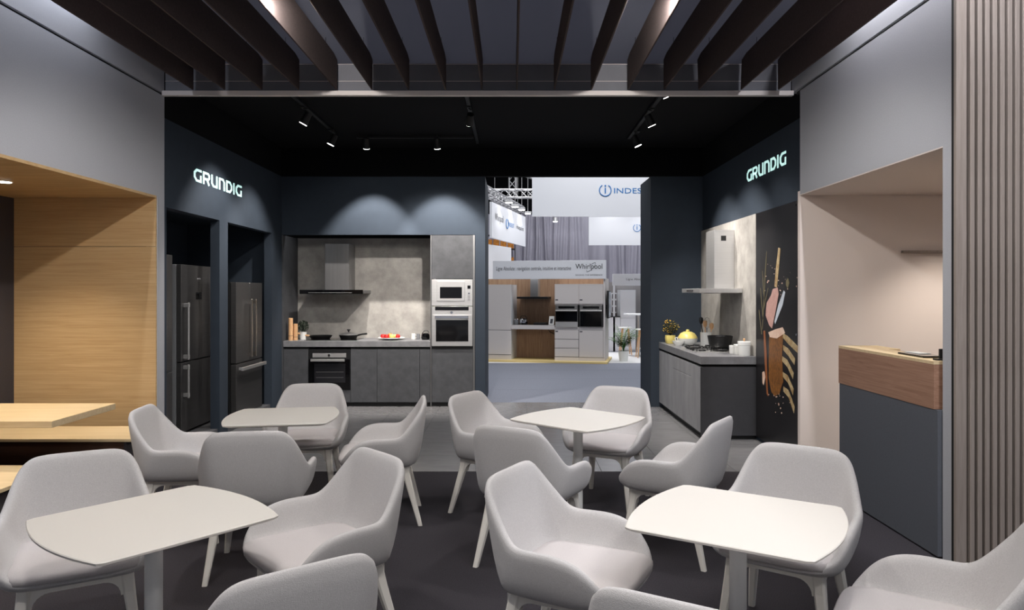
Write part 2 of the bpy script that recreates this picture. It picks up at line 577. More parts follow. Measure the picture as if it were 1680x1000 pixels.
# ================================================================== SPOTLIGHTS
def spot_head(loc, target, energy, label, color=NEUT, size=85, blend=0.6, ceil=3.6, group=None, rad=0.04):
    loc = Vector(loc)
    t = thing('track_spotlight', label, 'spotlight', loc, group)
    d = (Vector(target) - loc).normalized()
    MB().box(loc.x - 0.02, loc.x + 0.02, loc.y - 0.05, loc.y + 0.05, ceil - 0.045, ceil - 0.02, 0.003).build('track_adapter', M_lampblk, t)
    back = loc - d * 0.13
    MB().cone((loc.x, loc.y, ceil - 0.045), back + Vector((0, 0, 0.05)), 0.008, n=8).build('stem', M_lampblk, t)
    MB().cone(back, loc, 0.036, 0.046, n=20).build('housing', M_lampblk, t)
    MB().cone(loc - d * 0.002, loc + d * 0.004, 0.042, n=20).build('lens', M_lens, t)
    light('SPOT', 'spotlight_beam', loc + d * 0.02, target, energy, color, t, spot_size=R(size), spot_blend=blend, shadow_soft_size=rad)
    return t


def track(name, label, x0, x1, y0, y1, z):
    o = MB().box(x0, x1, y0, y1, z - 0.03, z, 0.003).build(name, M_lampblk)
    return tag(o, label, 'lamp track')


track('lamp_track', 'black lamp track on the kitchen ceiling in front of the fridges', -2.24, -2.20, 6.8, 9.0, 3.6)
track('lamp_track', 'black lamp track on the kitchen ceiling left of the doorway', -0.48, -0.44, 6.8, 9.6, 3.6)
track('lamp_track', 'black lamp track running crosswise in front of the built-in ovens', -2.0, -0.49, 9.23, 9.27, 3.6)
track('lamp_track', 'black lamp track on the kitchen ceiling beside the cooking island', 1.49, 1.53, 6.66, 9.3, 3.6)
spot_head((-2.23, 7.68, 3.39), (-3.6, 7.8, 0.9), 170, 'black spotlight aimed at the tall fridge, on the track by the fridges', NEUT, size=80, blend=0.6)
spot_head((-2.21, 8.76, 3.39), (-3.4, 8.8, 0.9), 170, 'black spotlight aimed at the double door fridge, on the track by the fridges', NEUT, size=80, blend=0.6)
spot_head((-1.87, 9.25, 3.44), (-1.98, 10.25, 1.30), 270, 'black spotlight above the hob, on the crosswise lamp track', NEUT, size=67, blend=0.5, rad=0.025)
spot_head((-0.96, 9.25, 3.44), (-0.92, 10.25, 1.30), 270, 'black spotlight above the built-in ovens, on the crosswise lamp track', NEUT, size=67, blend=0.5, rad=0.025)
spot_head((-0.46, 7.68, 3.39), (-1.15, 10.5, 1.3), 300, 'black spotlight on the lamp track left of the doorway', NEUT, size=56, blend=0.6, rad=0.025)
spot_head((1.46, 6.75, 3.43), (2.6, 7.3, 1.2), 60, 'black spotlight by the beam, aimed at the food poster', NEUT, size=70)
spot_head((1.51, 7.77, 3.39), (2.62, 8.2, 1.0), 200, 'black spotlight aimed at the near end of the cooking island', NEUT, size=80, rad=0.025)
spot_head((1.55, 8.84, 3.39), (2.62, 8.9, 0.9), 180, 'black spotlight aimed at the far end of the cooking island', NEUT, size=80, rad=0.025)

# lamps between the baffles over the seating area (their beams fall on the tables)
G = 'spotlights between the ceiling baffles'
for (x, y, tx, ty, e) in [(-1.44, 4.58, -1.4, 6.5, 105), (0.90, 4.58, 0.85, 6.5, 110), (-1.44, 2.5, -1.4, 2.9, 100), (0.90, 2.3, 0.85, 2.9, 60),
                          (-0.45, 0.7, -0.45, 0.9, 130), (1.55, 0.4, 1.5, 0.7, 85)]:
    spot_head((x, y, 3.53), (tx, ty, 0.5), e, 'black ceiling spotlight tucked between the brown baffles', (1.0, 0.96, 0.925), size=172, blend=0.35, ceil=ZC + 0.02, group=G, rad=0.05)


def downlight(loc, energy, label, color, size=110):
    t = thing('recessed_downlight', label, 'downlight', loc)
    x, y, z = loc
    MB().cone((x, y, z - 0.004), (x, y, z + 0.01), 0.055, n=24).build('rim', M_white, t)
    MB().cone((x, y, z - 0.007), (x, y, z - 0.003), 0.044, n=24).build('lens', M_lens, t)
    light('SPOT', 'downlight_beam', (x, y, z - 0.02), (x, y, 0), energy, color, t, spot_size=R(size), spot_blend=0.7, shadow_soft_size=0.04)


downlight((-3.88, 5.5, 2.44), 100, 'round downlight in the oak alcove ceiling', WARM)
downlight((-3.75, 4.1, 2.44), 80, 'round downlight over the near bench of the oak alcove', WARM)
downlight((3.85, 5.75, 2.46), 85, 'round downlight in the white recess ceiling', (1.0, 0.90, 0.80))
downlight((3.6, 4.9, 2.46), 50, 'round downlight over the reception desk', (1.0, 0.93, 0.87))

# invented housings for the added strips and fill lights set at the top
for (x, lab) in ((-3.07, 'long slim light strip added between the baffles and the oak alcove wall'), (2.50, 'long slim light strip added between the baffles and the recess wall')):
    t = thing('wall_fill_strip', lab, 'ceiling lamp', (x, 2.5, 3.935))
    MB().box(x - 0.03, x + 0.03, -0.4, 5.4, 3.934, 3.95, 0.002).build('housing', M_white, t)
for (x, y, sx_, sy_, lab) in ((2.0, 14.0, 8.0, 5.0, 'large flat light panel added out of view above the aisle'), (3.0, 21.5, 9.0, 5.0, 'large flat light panel added out of view above the curtain stand'), (-0.3, 2.8, 9.0, 10.0, 'large flat light panel added out of view above the cloth ceiling')):
    t = thing('hall_fill_panel', lab, 'hall lamp', (x, y, 8.99))
    B('housing', M_white, t, x - sx_ / 2, x + sx_ / 2, y - sy_ / 2, y + sy_ / 2, 8.988, 9.0)
    B('rim', M_truss, t, x - sx_ / 2 - 0.05, x - sx_ / 2, y - sy_ / 2, y + sy_ / 2, 8.97, 9.0)
    B('rim', M_truss, t, x + sx_ / 2, x + sx_ / 2 + 0.05, y - sy_ / 2, y + sy_ / 2, 8.97, 9.0)

# ================================================================== FURNITURE
def catmull(p0, p1, p2, p3, t):
    return [0.5 * (2 * b + (c - a) * t + (2 * a - 5 * b + 4 * c - d) * t * t + (3 * b - a - 3 * c + d) * t ** 3) for a, b, c, d in zip(p0, p1, p2, p3)]


def make_chair():
    t = thing('armchair', 'x', 'armchair')
    #        base inner (x, y, z)      rim (x, y, z)
    st = [((0.00, -0.212, 0.468), (0.00, -0.308, 0.845)),
          ((0.085, -0.212, 0.468), (0.110, -0.308, 0.845)),
          ((0.130, -0.210, 0.468), (0.178, -0.302, 0.838)),
          ((0.155, -0.207, 0.468), (0.216, -0.288, 0.812)),
          ((0.175, -0.202, 0.468), (0.240, -0.258, 0.766)),
          ((0.190, -0.195, 0.468), (0.260, -0.215, 0.708)),
          ((0.203, -0.183, 0.468), (0.279, -0.166, 0.648)),
          ((0.213, -0.160, 0.468), (0.291, -0.126, 0.620)),
          ((0.219, -0.105, 0.468), (0.298, -0.070, 0.616)),
          ((0.225, -0.005, 0.468), (0.303, 0.025, 0.617)),
          ((0.227, 0.070, 0.468), (0.301, 0.105, 0.604)),
          ((0.227, 0.125, 0.468), (0.291, 0.165, 0.572)),
          ((0.222, 0.170, 0.467), (0.273, 0.208, 0.524)),
          ((0.195, 0.205, 0.466), (0.237, 0.236, 0.478)),
          ((0.130, 0.214, 0.465), (0.150, 0.248, 0.448)),
          ((0.060, 0.216, 0.465), (0.070, 0.252, 0.443)),
          ((0.00, 0.216, 0.465), (0.00, 0.253, 0.442))]
    full = st + [((-b[0], b[1], b[2]), (-r[0], r[1], r[2])) for b, r in st[-2:0:-1]]
    n = len(full)
    base, rim = [], []
    for i in range(n):
        for k in range(2):
            tt = k / 2
            q = [full[(i + j - 1) % n] for j in range(4)]
            base.append(Vector(catmull(*[p[0] for p in q], tt)))
            rim.append(Vector(catmull(*[p[1] for p in q], tt)))
    m = len(base)
    nor = []
    for i in range(m):
        d = rim[(i + 1) % m] - rim[i - 1]
        d.z = 0
        nn = Vector((-d.y, d.x, 0)).normalized()
        c = Vector((rim[i].x, rim[i].y, 0))
        if nn.dot(c) < 0:
            nn = -nn
        nor.append(nn)
    # smooth the outward directions
    for _ in range(2):
        nor = [(nor[i - 1] + nor[i] * 2 + nor[(i + 1) % m]).normalized() for i in range(m)]
    T = 0.044
    bm = bmesh.new()
    c0 = Vector((0, 0.01, 0.462))
    c1 = Vector((0, 0.01, 0.388))
    rings = []
    for i in range(m):
        b, r, nn = base[i], rim[i], nor[i]
        ri = r - nn * T * 0.5 - Vector((0, 0, 0.014))
        ro = r + nn * T * 0.5 - Vector((0, 0, 0.014))
        i1 = b.lerp(ri, 0.30) + nn * 0.010
        i2 = b.lerp(ri, 0.68) + nn * 0.006
        zo = 0.422
        o2 = i2 + nn * T
        o2.z = ro.z + (zo - ro.z) * 0.32
        o1 = i1 + nn * T * 1.1
        o1.z = ro.z + (zo - ro.z) * 0.70
        ob = b + nn * 0.052
        ob.z = zo
        ob2 = b + nn * 0.024
        ob2.z = 0.400
        pu = c1.lerp(Vector((b.x, b.y, 0.39)), 0.82)
        ps = c0.lerp(Vector((b.x, b.y, 0.463)), 0.80)
        pr = [ps, b, i1, i2, ri, Vector((r.x, r.y, r.z)), ro, o2, o1, ob, ob2, pu]
        rings.append([bm.verts.new(p) for p in pr])
    vc0, vc1 = bm.verts.new(c0), bm.verts.new(c1)
    for i in range(m):
        a, b = rings[i], rings[(i + 1) % m]
        bm.faces.new([vc0, a[0], b[0]])
        for k in range(len(a) - 1):
            bm.faces.new([a[k], a[k + 1], b[k + 1], b[k]])
        bm.faces.new([a[-1], vc1, b[-1]])
    mb = MB(); mb.bm.free(); mb.bm = bm
    sh = mb.build('shell', M_fabric, t, smooth=180)
    sh.data.shade_smooth()
    md = sh.modifiers.new('smooth', 'SUBSURF'); md.levels = 1; md.render_levels = 1
    # seat pad
    bm = bmesh.new()
    cc = Vector((0, 0.015, 0))
    prof = [(0.99, 0.445), (1.0, 0.468), (0.965, 0.482), (0.8, 0.487), (0.4, 0.485)]
    rings = []
    for i in range(m):
        b = base[i].copy()
        nn = nor[i]
        fr = max(0.0, min(1.0, (b.y - 0.13) / 0.08))
        q = Vector((b.x, b.y, 0)) + nn * (0.010 + 0.058 * fr)
        rings.append([bm.verts.new(Vector((cc.x + (q.x - cc.x) * s, cc.y + (q.y - cc.y) * s, z - 0.006 * fr * (1 if s > 0.9 else 0.3)))) for s, z in prof])
    v = bm.verts.new((0, 0.015, 0.484))
    v2 = bm.verts.new((0, 0.015, 0.458))
    for i in range(m):
        a, b = rings[i], rings[(i + 1) % m]
        for k in range(len(a) - 1):
            bm.faces.new([a[k], a[k + 1], b[k + 1], b[k]])
        bm.faces.new([a[-1], v, b[-1]])
        bm.faces.new([v2, a[0], b[0]])
    mb = MB(); mb.bm.free(); mb.bm = bm
    sp = mb.build('seat_pad', M_seat, t, smooth=180)
    sp.data.shade_smooth()
    # plastic underframe: four arched aprons
    def arch(mb, L, zt, th, along, off):
        pts = [(-L, zt), (-L, zt - 0.10)]
        w = 0.045
        rr = 0.065
        for k in range(7):
            a = k / 6 * PI / 2
            pts.append((-L + w + rr - rr * math.cos(a), zt - 0.035 - rr + rr * math.sin(a)))
        pts += [(-p[0], p[1]) for p in pts[::-1]]
        if along == 'x':
            mb.prism(pts, off - th / 2, off + th / 2, 'y')
        else:
            mb.prism(pts, off - th / 2, off + th / 2, 'x')
    mb = MB()
    arch(mb, 0.205, 0.405, 0.03, 'x', 0.175)
    arch(mb, 0.205, 0.405, 0.03, 'x', -0.175)
    arch(mb, 0.205, 0.405, 0.03, 'y', 0.19)
    arch(mb, 0.205, 0.405, 0.03, 'y', -0.19)
    mb.build('underframe', M_white, t)
    for sx in (-1, 1):
        for sy in (-1, 1):
            tx, ty = sx * 0.183, sy * 0.170
            bxx, byy = sx * 0.232, (0.232 if sy > 0 else -0.275)
            a, c = 0.026, 0.0145
            zt = 0.400
            mb = MB()
            lev = [(zt, tx, ty, a), (0.30, tx + (bxx - tx) * 0.22, ty + (byy - ty) * 0.22, 0.0235), (0.0, bxx, byy, c)]
            rg = []
            for z, x, y, h in lev:
                k = h * 0.35
                rg.append([mb.bm.verts.new((x + u, y + w_, z)) for u, w_ in [(-h + k, -h), (h - k, -h), (h, -h + k), (h, h - k), (h - k, h), (-h + k, h), (-h, h - k), (-h, -h + k)]])
            for p, q in zip(rg, rg[1:]):
                for i in range(8):
                    j = (i + 1) % 8
                    mb.bm.faces.new([p[i], p[j], q[j], q[i]])
            mb.bm.faces.new(rg[0]); mb.bm.faces.new(rg[-1][::-1])
            mb.build('leg', M_white, t)
    return t


def make_table():
    t = thing('cafe_table', 'x', 'table')
    def outline(grow):
        pts = []
        hx, hy, bul, r = 0.345 + grow, 0.345 + grow, 0.055, 0.03
        # straight sides along local x at y = +-hy ; bulging ends at x = +-hx
        for k in range(13):
            s = -1 + 2 * k / 12
            pts.append((hx - 0.02 + bul * (1 - s * s), s * (hy - 0.012)))
        pts.append((hx - 0.045, hy))
        pts.append((-hx + 0.045, hy))
        for k in range(13):
            s = 1 - 2 * k / 12
            pts.append((-hx + 0.02 - bul * (1 - s * s), s * (hy - 0.012)))
        pts.append((-hx + 0.045, -hy))
        pts.append((hx - 0.045, -hy))
        return pts
    mb = MB()
    lev = [(0.718, -0.030), (0.729, -0.002), (0.737, 0.0), (0.740, -0.003)]
    rings = [[mb.bm.verts.new((p[0], p[1], z)) for p in outline(g)] for z, g in lev]
    n = len(rings[0])
    for a, b in zip(rings, rings[1:]):
        for i in range(n):
            j = (i + 1) % n
            mb.bm.faces.new([a[i], a[j], b[j], b[i]])
    mb.bm.faces.new(rings[0][::-1]); mb.bm.faces.new(rings[-1])
    mb.build('table_top', M_tabletop, t, smooth=30)
    MB().lathe([(0.032, 0.012), (0.032, 0.708), (0.09, 0.712), (0.09, 0.718), (0, 0.718)], n=28).build('column', M_tablecol, t)
    MB().lathe([(0.0, 0), (0.215, 0), (0.22, 0.004), (0.215, 0.009), (0.045, 0.014), (0.0, 0.014)], n=48).build('base', M_tablecol, t)
    return t


tables = [
    ((-1.365, 2.74), 50.0, 'white cafe table with curved ends next to the oak bench alcove'),
    ((0.865, 2.752), -31.5, 'white cafe table with curved ends near the slatted wall'),
    ((-1.593, 5.00), 9.0, 'white cafe table with curved ends in front of the fridges'),
    ((0.45, 4.90), -42.0, 'white cafe table with curved ends in front of the open doorway'),
]
tp = make_table()
for k, (c, a, lab) in enumerate(tables):
    o = tp if k == 0 else copy_tree(tp)
    o.location = (c[0], c[1], 0)
    o.rotation_euler = (0, 0, R(a))
    tag(o, lab, 'table', 'white cafe tables')

A = 'grey upholstered armchair '
chairs = [   # table, direction from the table, distance, extra turn, label
    (0, 142.4, 0.68, -22, A + 'between the oak benches and the table beside them'),
    (0, 43.2, 0.697, -1.6, A + 'at the bench side table, back to the doorway table'),
    (0, -40.0, 0.775, -12, A + 'at the bench side table, across from the oak benches'),
    (1, 160.0, 0.645, -8, A + 'with a paper tag hanging under its seat'),
    (1, 55.0, 0.68, 0, A + 'between the slatted wall table and the reception desk'),
    (1, -31.5, 0.62, 0, A + 'standing right in front of the slatted wall'),
    (1, -113.2, 0.775, -8, A + 'at the slatted wall table, across from the reception desk'),
    (2, 202.0, 0.59, -15, A + 'between the oak wall and the fridge side table'),
    (2, 91.5, 0.66, 5, A + 'in front of the black built-in oven'),
    (2, 10.0, 0.67, -2, A + 'at the fridge side table, turned towards the fridges'),
    (2, -82.1, 0.785, 1, A + 'seen from behind, facing the fridge side table'),
    (3, 146.5, 0.65, 1, A + 'at the doorway table, back to the kitchen ovens'),
    (3, 64.5, 0.66, 0, A + 'in front of the open doorway to the hall'),
    (3, -119.0, 0.67, 0, A + 'seen from behind, facing the doorway table'),
    (3, -38.0, 0.70, 4, A + 'at the doorway table, back to the poster wall'),
]
ch = make_chair()
for k, (ti, a, r, dr, lab) in enumerate(chairs):
    o = ch if k == 0 else copy_tree(ch)
    c = tables[ti][0]
    o.location = (c[0] + r * math.cos(R(a)), c[1] + r * math.sin(R(a)), 0)
    o.rotation_euler = (0, 0, R(a + 90 + dr))
    tag(o, lab, 'armchair', 'grey armchairs at the cafe tables')
    if 'paper tag' in lab:
        tg = MB().hexa([(-0.03, 0.218, 0.31), (0.03, 0.222, 0.30), (0.03, 0.223, 0.30), (-0.03, 0.219, 0.31), (-0.035, 0.206, 0.395), (0.03, 0.206, 0.40), (0.03, 0.207, 0.40), (-0.035, 0.207, 0.395)])
        tg = tg.build('care_tag', M_paper, o, world=False)
        tg['label'] = 'white paper care tag'
        tg.location = (0.15, 0.012, 0)
        for q in range(3):
            p = MB().box(-0.02, 0.012, 0.2275 - q * 0.004, 0.2285 - q * 0.004, 0.318 + q * 0.02, 0.326 + q * 0.02).build('tag_print', M_ink, tg, world=False)

# ---- oak bench alcove: table and two benches
t = thing('alcove_table', 'thick oak table top projecting from the alcove', 'table', (-3.75, 5.1, 0))
MB().box(-4.46, -3.02, 4.72, 5.48, 0.705, 0.75, 0.002).build('table_top', M_oak_flat, t)
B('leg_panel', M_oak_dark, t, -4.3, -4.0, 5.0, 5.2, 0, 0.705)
for (y0, y1, lab, ov) in [(5.6, 6.14, 'oak topped bench along the oak wall of the alcove', 0.06), (4.1, 4.76, 'oak topped bench on the near side of the alcove table', 0.0)]:
    t = thing('bench', lab, 'bench', (-3.75, (y0 + y1) / 2, 0))
    MB().box(-4.46, -2.97, y0, y1, 0.43, 0.452, 0.001).build('seat_board', M_oak_flat, t)
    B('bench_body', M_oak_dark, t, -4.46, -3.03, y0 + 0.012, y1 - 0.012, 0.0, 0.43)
    B('end_panel', M_uphol_dark, t, -3.03, -3.012, y0 + 0.012, y1 - 0.012, 0.0, 0.43)

# ---- reception desk
t = thing('reception_desk', 'slate grey reception desk with a broad oak band and top', 'desk', (2.75, 5.0, 0))
B('base_panel', M_deskbase, t, 2.55, 2.60, 4.31, 5.6, 0.012, 0.888)
B('base_shadow_gap', M_groove, t, 2.57, 2.60, 4.31, 5.6, 0.0, 0.012)
B('oak_band', M_desk_oak, t, 2.545, 2.605, 4.34, 5.605, 0.890, 1.160)
MB().prism([(2.545, 4.34), (2.75, 4.34), (2.75, 5.27), (2.845, 5.27), (2.845, 5.605), (2.545, 5.605)], 1.1605, 1.18).build('top_board', M_oak_flat, t)
B('end_panel', M_deskbase, t, 2.60, 2.84, 5.57, 5.6, 0.0, 0.888)
B('end_band', M_desk_oak, t, 2.605, 2.845, 5.57, 5.605, 0.890, 1.160)
B('work_top', M_oak_flat, t, 2.605, 3.1, 4.44, 5.57, 0.72, 0.75)
tag(MB().box(2.60, 2.735, 4.55, 4.85, 1.18, 1.192, 0.003).build('tablet', M_glassblk), 'thin black tablet lying on the desk top', 'tablet')
tag(MB().box(2.66, 2.74, 4.70, 4.87, 1.1925, 1.196).build('paper_sheet', M_paper), 'white sheet of paper lying on the black tablet', 'paper')
t = thing('card_reader', 'small black stand on the desk end by the pillar', 'stand', (2.63, 4.40, 1.18))
B('foot', M_matblk, t, 2.59, 2.66, 4.37, 4.43, 1.18, 1.19, 0.002)
B('upright', M_matblk, t, 2.615, 2.64, 4.395, 4.41, 1.19, 1.25, 0.002)
tag(MB().box(PX(1481, 6.4), PX(1590, 6.4), 6.39, 6.43, 1.943, 1.965, 0.002).build('wall_rail', M_slat), 'short taupe rail fixed on the white recess wall', 'rail')

# ================================================================== KITCHEN ALONG THE BACK WALL (front plane YB)
SB = F / YB


def kx(x):
    return (x - 840) / SB


def kz(y):
    return CAMH - (y - HORIZON) / SB


t = tag(MB().box(-3.2, kx(706), 10.68, 10.72, 0.9, 2.39).build('backsplash_panel', M_concrete), 'light concrete backsplash panel behind the hob', 'wall panel')
t = tag(MB().box(-3.2, -3.18, 10.0, 10.68, 0.0, 2.385).build('side_panel', M_cabinet), 'dark grey side panel at the fridge end of the kitchen niche', 'panel')
XE0, XE1 = -3.178, kx(706)
tag(MB().box(XE0, XE1, 9.99, 10.68, 0.832, 0.914, 0.002).build('countertop', M_counter), 'grey stone countertop along the back kitchen niche', 'countertop')


def base_cabinet(x0, x1, label, door=True):
    t = thing('base_cabinet', label, 'cabinet', ((x0 + x1) / 2, 10.3, 0))
    B('body', M_groove, t, x0, x1, 10.03, 10.66, 0.06, 0.832)
    B('plinth', M_matblk, t, x0, x1, 10.06, 10.6, 0.0, 0.06)
    MB().box(x0 + 0.002, x1 - 0.002, 10.0, 10.025, 0.062, 0.798, 0.0015).build('door', M_cabinet, t)
    return t


base_cabinet(XE0, kx(506), 'dark grey base cabinet left of the black oven, by the wooden mills')
base_cabinet(kx(575), kx(618.6), 'dark grey base cabinet right of the black oven')
base_cabinet(kx(618.6), kx(688.5), 'wide dark grey base cabinet under the fruit plate')
base_cabinet(kx(688.5), XE1, 'narrow dark grey base cabinet beside the tall oven unit')
# oven housing and oven
x0, x1 = kx(506), kx(575)
t = thing('oven_housing', 'dark grey base unit housing the black oven under the hob', 'cabinet', ((x0 + x1) / 2, 10.3, 0))
B('body', M_groove, t, x0 + 0.001, x1 - 0.001, 10.50, 10.66, 0.06, 0.832)
B('plinth', M_matblk, t, x0, x1, 10.06, 10.6, 0, 0.06)
B('drawer_front', M_cabinet, t, x0 + 0.002, x1 - 0.002, 10.0, 10.025, 0.062, kz(639) - 0.004)
t = thing('built_in_oven', 'black built-in oven with steel control strip under the hob', 'oven', ((x0 + x1) / 2, 10.2, 0.24))
zt, zb = 0.80, kz(639)
MB().box(x0 + 0.003, x1 - 0.003, 10.0, 10.49, zb, zt, 0.002).build('body', M_matblk, t)
MB().box(kx(513), kx(568), 9.992, 10.002, kz(586), kz(579), 0.001).build('control_panel', M_steel, t)
MB().cone((kx(540.5), 10.0, kz(582.3)), (kx(540.5), 9.975, kz(582.3)), 0.018, n=20).build('knob', M_chrome, t)
d = MB().box(x0 + 0.006, x1 - 0.006, 9.985, 10.0, zb + 0.004, kz(589), 0.003).build('door', M_glassblk, t)
MB().box(kx(511), kx(566.5), 9.945, 9.965, kz(592), kz(588), 0.003).build('handle', M_steel, d)
for xx in (514, 563):
    MB().box(kx(xx) - 0.01, kx(xx) + 0.01, 9.96, 9.986, kz(591.5), kz(588.5)).build('handle_post', M_steel, d)
MB().box(kx(516), kx(567), 9.9835, 9.9852, kz(627), kz(596)).build('window', mat('oven_window', S(34, 34, 37), 0.08), d)
for zz in (610, 619):
    MB().box(kx(519), kx(564), 9.9825, 9.984, kz(zz), kz(zz) + 0.006).build('rack_line', M_steel_dk, d)

# tall unit
x0, x1 = kx(707), kx(777)
t = thing('tall_cabinet', 'tall dark grey cabinet housing microwave and steel oven', 'cabinet', ((x0 + x1) / 2, 10.3, 0))
B('body', M_groove, t, x0 + 0.012, x1 - 0.012, 10.50, 10.70, 0.06, 2.385)
B('side_panel', M_steel_dk, t, x0 - 0.006, x0 + 0.008, 9.99, 10.70, 0.0, 2.385)
B('side_panel', M_steel_dk, t, x1 - 0.008, x1 + 0.018, 9.99, 10.70, 0.0, 2.385)
B('plinth', M_matblk, t, x0, x1, 10.06, 10.6, 0, 0.06)
MB().box(x0 + 0.01, x1 - 0.01, 10.0, 10.025, kz(457), 2.383, 0.0015).build('upper_door', M_cabinet, t)
MB().box(x0 + 0.01, x1 - 0.01, 10.0, 10.025, 0.062, 0.798, 0.0015).build('lower_door', M_cabinet, t)
B('shadow_gap', M_matblk, t, x0 + 0.01, x1 - 0.01, 10.03, 10.06, 0.798, 0.84)
# microwave
t = thing('microwave', 'steel built-in microwave above the steel oven', 'microwave', ((x0 + x1) / 2, 10.2, kz(501.5)))
MB().box(x0 + 0.012, x1 - 0.012, 9.985, 10.45, kz(501.5), kz(458), 0.003).build('body', M_steel, t)
d = MB().box(kx(717), kx(762.5), 9.975, 9.986, kz(493.5), kz(461), 0.003).build('door', M_steel, t)
MB().box(kx(722), kx(758), 9.972, 9.976, kz(489), kz(470.5), 0.002).build('window', M_glassblk, d)
MB().box(kx(767), kx(772), 9.98, 9.986, kz(473.5), kz(468), 0.001).build('display', M_glassblk, t)
MB().cone((kx(769.5), 9.986, kz(481)), (kx(769.5), 9.972, kz(481)), 0.012, n=18).build('knob', M_chrome, t)
for q in range(3):
    MB().box(kx(767.5), kx(771.5), 9.981, 9.986, kz(486 + q * 3), kz(485 + q * 3)).build('button', M_steel_dk, t)
# steel oven
t = thing('wall_oven', 'steel built-in oven with dark window in the tall cabinet', 'oven', ((x0 + x1) / 2, 10.2, kz(567.5)))
MB().box(x0 + 0.012, x1 - 0.012, 9.985, 10.45, kz(567.5), kz(502.5), 0.003).build('body', M_steel, t)
MB().box(kx(714), kx(769), 9.980, 9.986, kz(508.7), kz(502.8), 0.001).build('display', M_glassblk, t)
MB().cone((kx(741), 9.986, kz(512)), (kx(741), 9.965, kz(512)), 0.018, n=20).build('knob', M_chrome, t)
d = MB().box(x0 + 0.014, x1 - 0.014, 9.972, 9.985, kz(567), kz(516), 0.003).build('door', M_steel, t)
MB().box(kx(714.5), kx(769), 9.925, 9.945, kz(522), kz(517.5), 0.004).build('handle', M_chrome, d)
for xx in (718, 765):
    MB().box(kx(xx) - 0.01, kx(xx) + 0.01, 9.94, 9.973, kz(521.5), kz(518)).build('handle_post', M_chrome, d)
MB().box(kx(715.5), kx(768.5), 9.969, 9.973, kz(559.5), kz(524.5), 0.001).build('window', M_glassblk, d)

# hood over the back hob
t = thing('cooker_hood', 'steel chimney hood with black front strip over the back hob', 'cooker hood', (-2.54, 10.4, 1.56))
MB().box(-2.675, -2.33, 10.28, 10.68, 1.622, 2.285, 0.003).build('chimney', M_steel_dk, t)
MB().box(-2.985, -2.095, 10.12, 10.68, 1.572, 1.622, 0.003).build('canopy', M_steel_dk, t)
MB().box(-2.985, -2.095, 10.105, 10.12, 1.567, 1.625, 0.002).build('front_strip', M_glassblk, t)
MB().box(-2.86, -2.25, 10.098, 10.106, 1.582, 1.588).build('trim_line', M_steel, t)
B('filter', M_steel_dk, t, -2.9, -2.18, 10.16, 10.6, 1.566, 1.572)

# hob and things on the back counter
ZB = 0.914
t = thing('hob', 'flat black glass hob in the back countertop', 'hob', (-2.55, 10.3, ZB))
MB().box(-2.92, -2.18, 10.1, 10.58, ZB, ZB + 0.006, 0.002).build('glass', M_glassblk, t)
for xx in (-2.78, -2.4):
    MB().lathe([(0.085, 0.0062), (0.095, 0.0066), (0.085, 0.0068)], (xx, 10.33, ZB), 32).build('cooking_zone', M_steel_dk, t)


def mill(x, y, h, r, label):
    t = thing('pepper_mill', label, 'pepper mill', (x, y, ZB))
    MB().lathe([(0, 0), (r, 0), (r, h * 0.74), (0, h * 0.74)], (x, y, ZB), 20).build('body', M_beech, t)
    MB().lathe([(0, 0), (r, 0), (r, h * 0.255), (r * 0.9, h * 0.262), (0, h * 0.262)], (x, y, ZB + h * 0.742), 20).build('head', M_beech, t)
    MB().lathe([(0, 0), (r * 1.005, 0), (r * 1.005, 0.004), (0, 0.004)], (x, y, ZB + h * 0.2), 20).build('groove_ring', M_soil, t)


mill(PX(477, 10.1), 10.1, 0.315, 0.032, 'taller beech wood pepper mill on the back counter')
mill(PX(485, 10.14), 10.14, 0.23, 0.030, 'shorter beech wood pepper mill on the back counter')


def bush(parent, c, r, n, mname, material, leaf, rz=1.0, name='foliage', seed=1):
    rnd = random.Random(seed)
    mb = MB()
    for _ in range(n):
        d = Vector((rnd.gauss(0, 1), rnd.gauss(0, 1), rnd.gauss(0, 1))).normalized() * (rnd.random() ** 0.4)
        p = Vector(c) + Vector((d.x * r, d.y * r, d.z * r * rz))
        u = Vector((rnd.gauss(0, 1), rnd.gauss(0, 1), rnd.gauss(0, 1))).normalized()
        v = u.orthogonal().normalized()
        l, ww = leaf * rnd.uniform(0.7, 1.3), leaf * 0.4
        vs = [mb.bm.verts.new(q) for q in (p - u * l * 0.5, p + v * ww * 0.5, p + u * l * 0.5, p - v * ww * 0.5)]
        mb.bm.faces.new(vs)
    o = mb.build(name, material, parent, smooth=0)
    o['kind'] = 'stuff'
    return o


t = thing('herb_pot', 'dark green herb in a small white pot beside the mills', 'potted herb', (PX(497, 10.3), 10.3, ZB))
cx_, cy_ = PX(497, 10.3), 10.3
MB().lathe([(0, 0), (0.042, 0), (0.055, 0.11), (0.050, 0.112), (0.048, 0.09), (0, 0.09)], (cx_, cy_, ZB), 24).build('pot', M_porc, t)
MB().lathe([(0, 0.092), (0.047, 0.092), (0, 0.10)], (cx_, cy_, ZB), 16).build('soil', M_soil, t)
bush(t, (cx_, cy_, ZB + 0.19), 0.085, 420, 'herb', M_leafdk, 0.03, 1.05)

